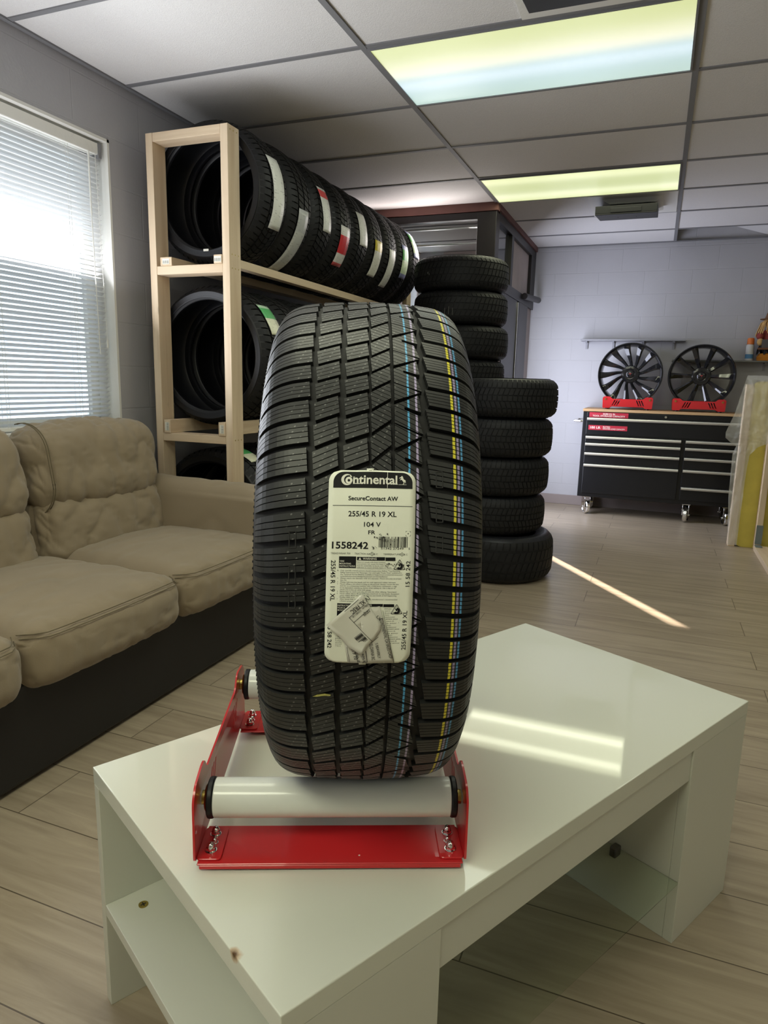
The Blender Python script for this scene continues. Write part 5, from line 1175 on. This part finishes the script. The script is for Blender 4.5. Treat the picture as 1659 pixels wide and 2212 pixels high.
fg = thing('figurine', 'autumn scarecrow figurine with straw hair at the right end of the ledge', 'figurine', (0.85, 6.795, 1.4092))
M_cloth = mat('rust_red_cloth', (0.33, 0.06, 0.05), 0.8, noise_amt=0.2); M_straw = mat('straw', (0.70, 0.45, 0.18), 0.8, noise_amt=0.2); M_or = mat('orange_felt', (0.72, 0.27, 0.03), 0.8)
obj('base', vl([(0, 0), (0, 0.075), (0.030, 0.080), (0.06, 0.065), (0.07, 0)]), M_or, fg)
sk = MB(); n = 16; vs = [(0.05 * math.cos(2 * PI * i / n), 0.05 * math.sin(2 * PI * i / n), 0.17) for i in range(n)] + [((0.088 if i % 2 else 0.082) * math.cos(2 * PI * i / n), (0.088 if i % 2 else 0.082) * math.sin(2 * PI * i / n), 0.045 if i % 2 else 0.095) for i in range(n)]
sk.add(vs, [(i, (i + 1) % n, n + (i + 1) % n, n + i) for i in range(n)]); obj('pointed_skirt', sk, M_chest, fg, smooth=0)
obj('body', vl([(0.16, 0.0), (0.16, 0.050), (0.20, 0.060), (0.25, 0.048), (0.27, 0.02), (0.27, 0)]), M_cloth, fg)
obj('head', MB().sphere((0, 0, 0.315), 0.048), M_straw, fg)
hr_ = MB(); rnd = random.Random(8)
for i in range(60):
    a = rnd.uniform(0, 2 * PI); c_, s_ = math.cos(a), math.sin(a)
    hr_.tube([(0.035 * c_, 0.035 * s_, 0.345), (0.075 * c_, 0.07 * s_, 0.315), ((0.085 + rnd.random() * 0.03) * c_, (0.08 + rnd.random() * 0.02) * s_, 0.20 + rnd.random() * 0.05)], 0.004, 5)
obj('straw_hair', hr_, M_straw, fg)
obj('hat', vl([(0.345, 0.0), (0.345, 0.085), (0.350, 0.085), (0.355, 0.05), (0.40, 0.035), (0.42, 0.0)]), mat('brown_felt', (0.20, 0.10, 0.05), 0.9), fg)
obj('apple', MB().sphere((-0.075, -0.045, 0.205), 0.030), M_cloth, fg); obj('gourd', MB().sphere((-0.070, -0.058, 0.155), 0.026, sc=(1, 1, 1.2)), M_straw, fg)
obj('sign_board', MB().box(-0.06, 0.08, -0.092, -0.085, 0.105, 0.175), mat('grey_slate', (0.12, 0.11, 0.11), 0.7), fg, bevel=0.003)
obj('sign_rim', MB().box(-0.088, 0.09, -0.098, -0.0925, 0.090, 0.106), mat('brown_wood_trim', (0.22, 0.09, 0.04), 0.7), fg, bevel=0.002)
# ------------------------------------------------------------------ unfinished counter at the right edge
cn = thing('counter_frame', 'unfinished counter end of yellow board and lumber at the right edge', 'counter', (0.60, 5.60, 0))
yb = MB(); yb.prism(rounded([(0.048, 0.0), (1.4, 0.0), (1.4, 1.26), (0.048, 1.22)], 0.05, 6), 0.035, 0.085, lambda a, b, h: (a, h, b))
obj('yellow_board', yb, M_yellow, cn, smooth=0)
obj('end_stud', MB().box(0.0, 0.0475, 0.02, 0.11, 0.0, 1.20), M_pz, cn, smooth=0, bevel=0.002)
obj('stud', MB().box(0.170, 0.208, -0.055, 0.034, 0.0, 1.25), M_pz, cn, smooth=0, bevel=0.002)
obj('sill_plate', MB().box(0.165, 0.254, -1.6, -0.0555, 0.0, 0.038), M_py, cn, smooth=0, bevel=0.002)
obj('steel_bracket', MB().box(0.168, 0.212, -0.060, -0.0556, 0.05, 0.19).box(0.168, 0.212, -0.13, -0.0605, 0.0385, 0.0435), mat('galvanised', (0.22, 0.26, 0.27), 0.5, metal=0.5), cn, smooth=0)
M_sheet = bpy.data.materials.new('thin_plastic_film'); M_sheet.use_nodes = True
N, L, b = nodes(M_sheet); b.inputs['Base Color'].default_value = (0.85, 0.84, 0.84, 1); b.inputs['Roughness'].default_value = 0.18
tp = N.new('ShaderNodeBsdfTransparent'); mx = N.new('ShaderNodeMixShader'); mx.inputs[0].default_value = 0.40
L.new(tp.outputs[0], mx.inputs[1]); L.new(b.outputs[0], mx.inputs[2]); L.new(mx.outputs[0], N['Material Output'].inputs[0])
rows = [(1.265, .60, .84, .10), (1.262, .592, .84, .02), (1.23, .580, .84, -.02), (1.15, .562, .84, -.03), (1.0, .532, .84, -.04), (.92, .506, .83, -.05), (.86, .486, .82, -.05), (.82, .488, .79, -.05), (.79, .52, .76, -.045), (.76, .565, .70, -.04), (.70, .548, .658, -.03), (.55, .552, .652, -.02), (.40, .556, .650, -.012), (.2, .572, .650, -.008), (.03, .590, .648, -.006)]
ps = MB(); nu = 30; nr_ = 110
def rowat(v):
    v *= len(rows) - 1; i = min(int(v), len(rows) - 2); f = v - i; return [p * (1 - f) + q * f for p, q in zip(rows[i], rows[i + 1])]
for j in range(nr_ + 1):
    z, xl, xr, dy = rowat(j / nr_)
    for i in range(nu + 1):
        u = i / nu; x = xl + (xr - xl) * u; w_ = noise.noise(Vector((x * 16, z * 5, 1.0))) * 0.018 + noise.noise(Vector((x * 40, z * 17, 4.0))) * 0.010 + noise.noise(Vector((x * 90, z * 50, 2.0))) * 0.005
        ps.v.append((x - 0.6, min(dy + w_ - 0.008, 0.012) if z < 1.25 else dy, z + 0.004 * noise.noise(Vector((x * 20, 0, 2)))))
for j in range(nr_):
    for i in range(nu):
        b_ = j * (nu + 1) + i; ps.f.append((b_, b_ + 1, b_ + nu + 2, b_ + nu + 1)); ps.m.append(0)
so = obj('plastic_sheet', ps, M_sheet, None, smooth=60); so.location = (0.60, 5.535, 0)
tag(so, 'crumpled clear plastic sheet draped over the end of the yellow counter', 'plastic sheet')
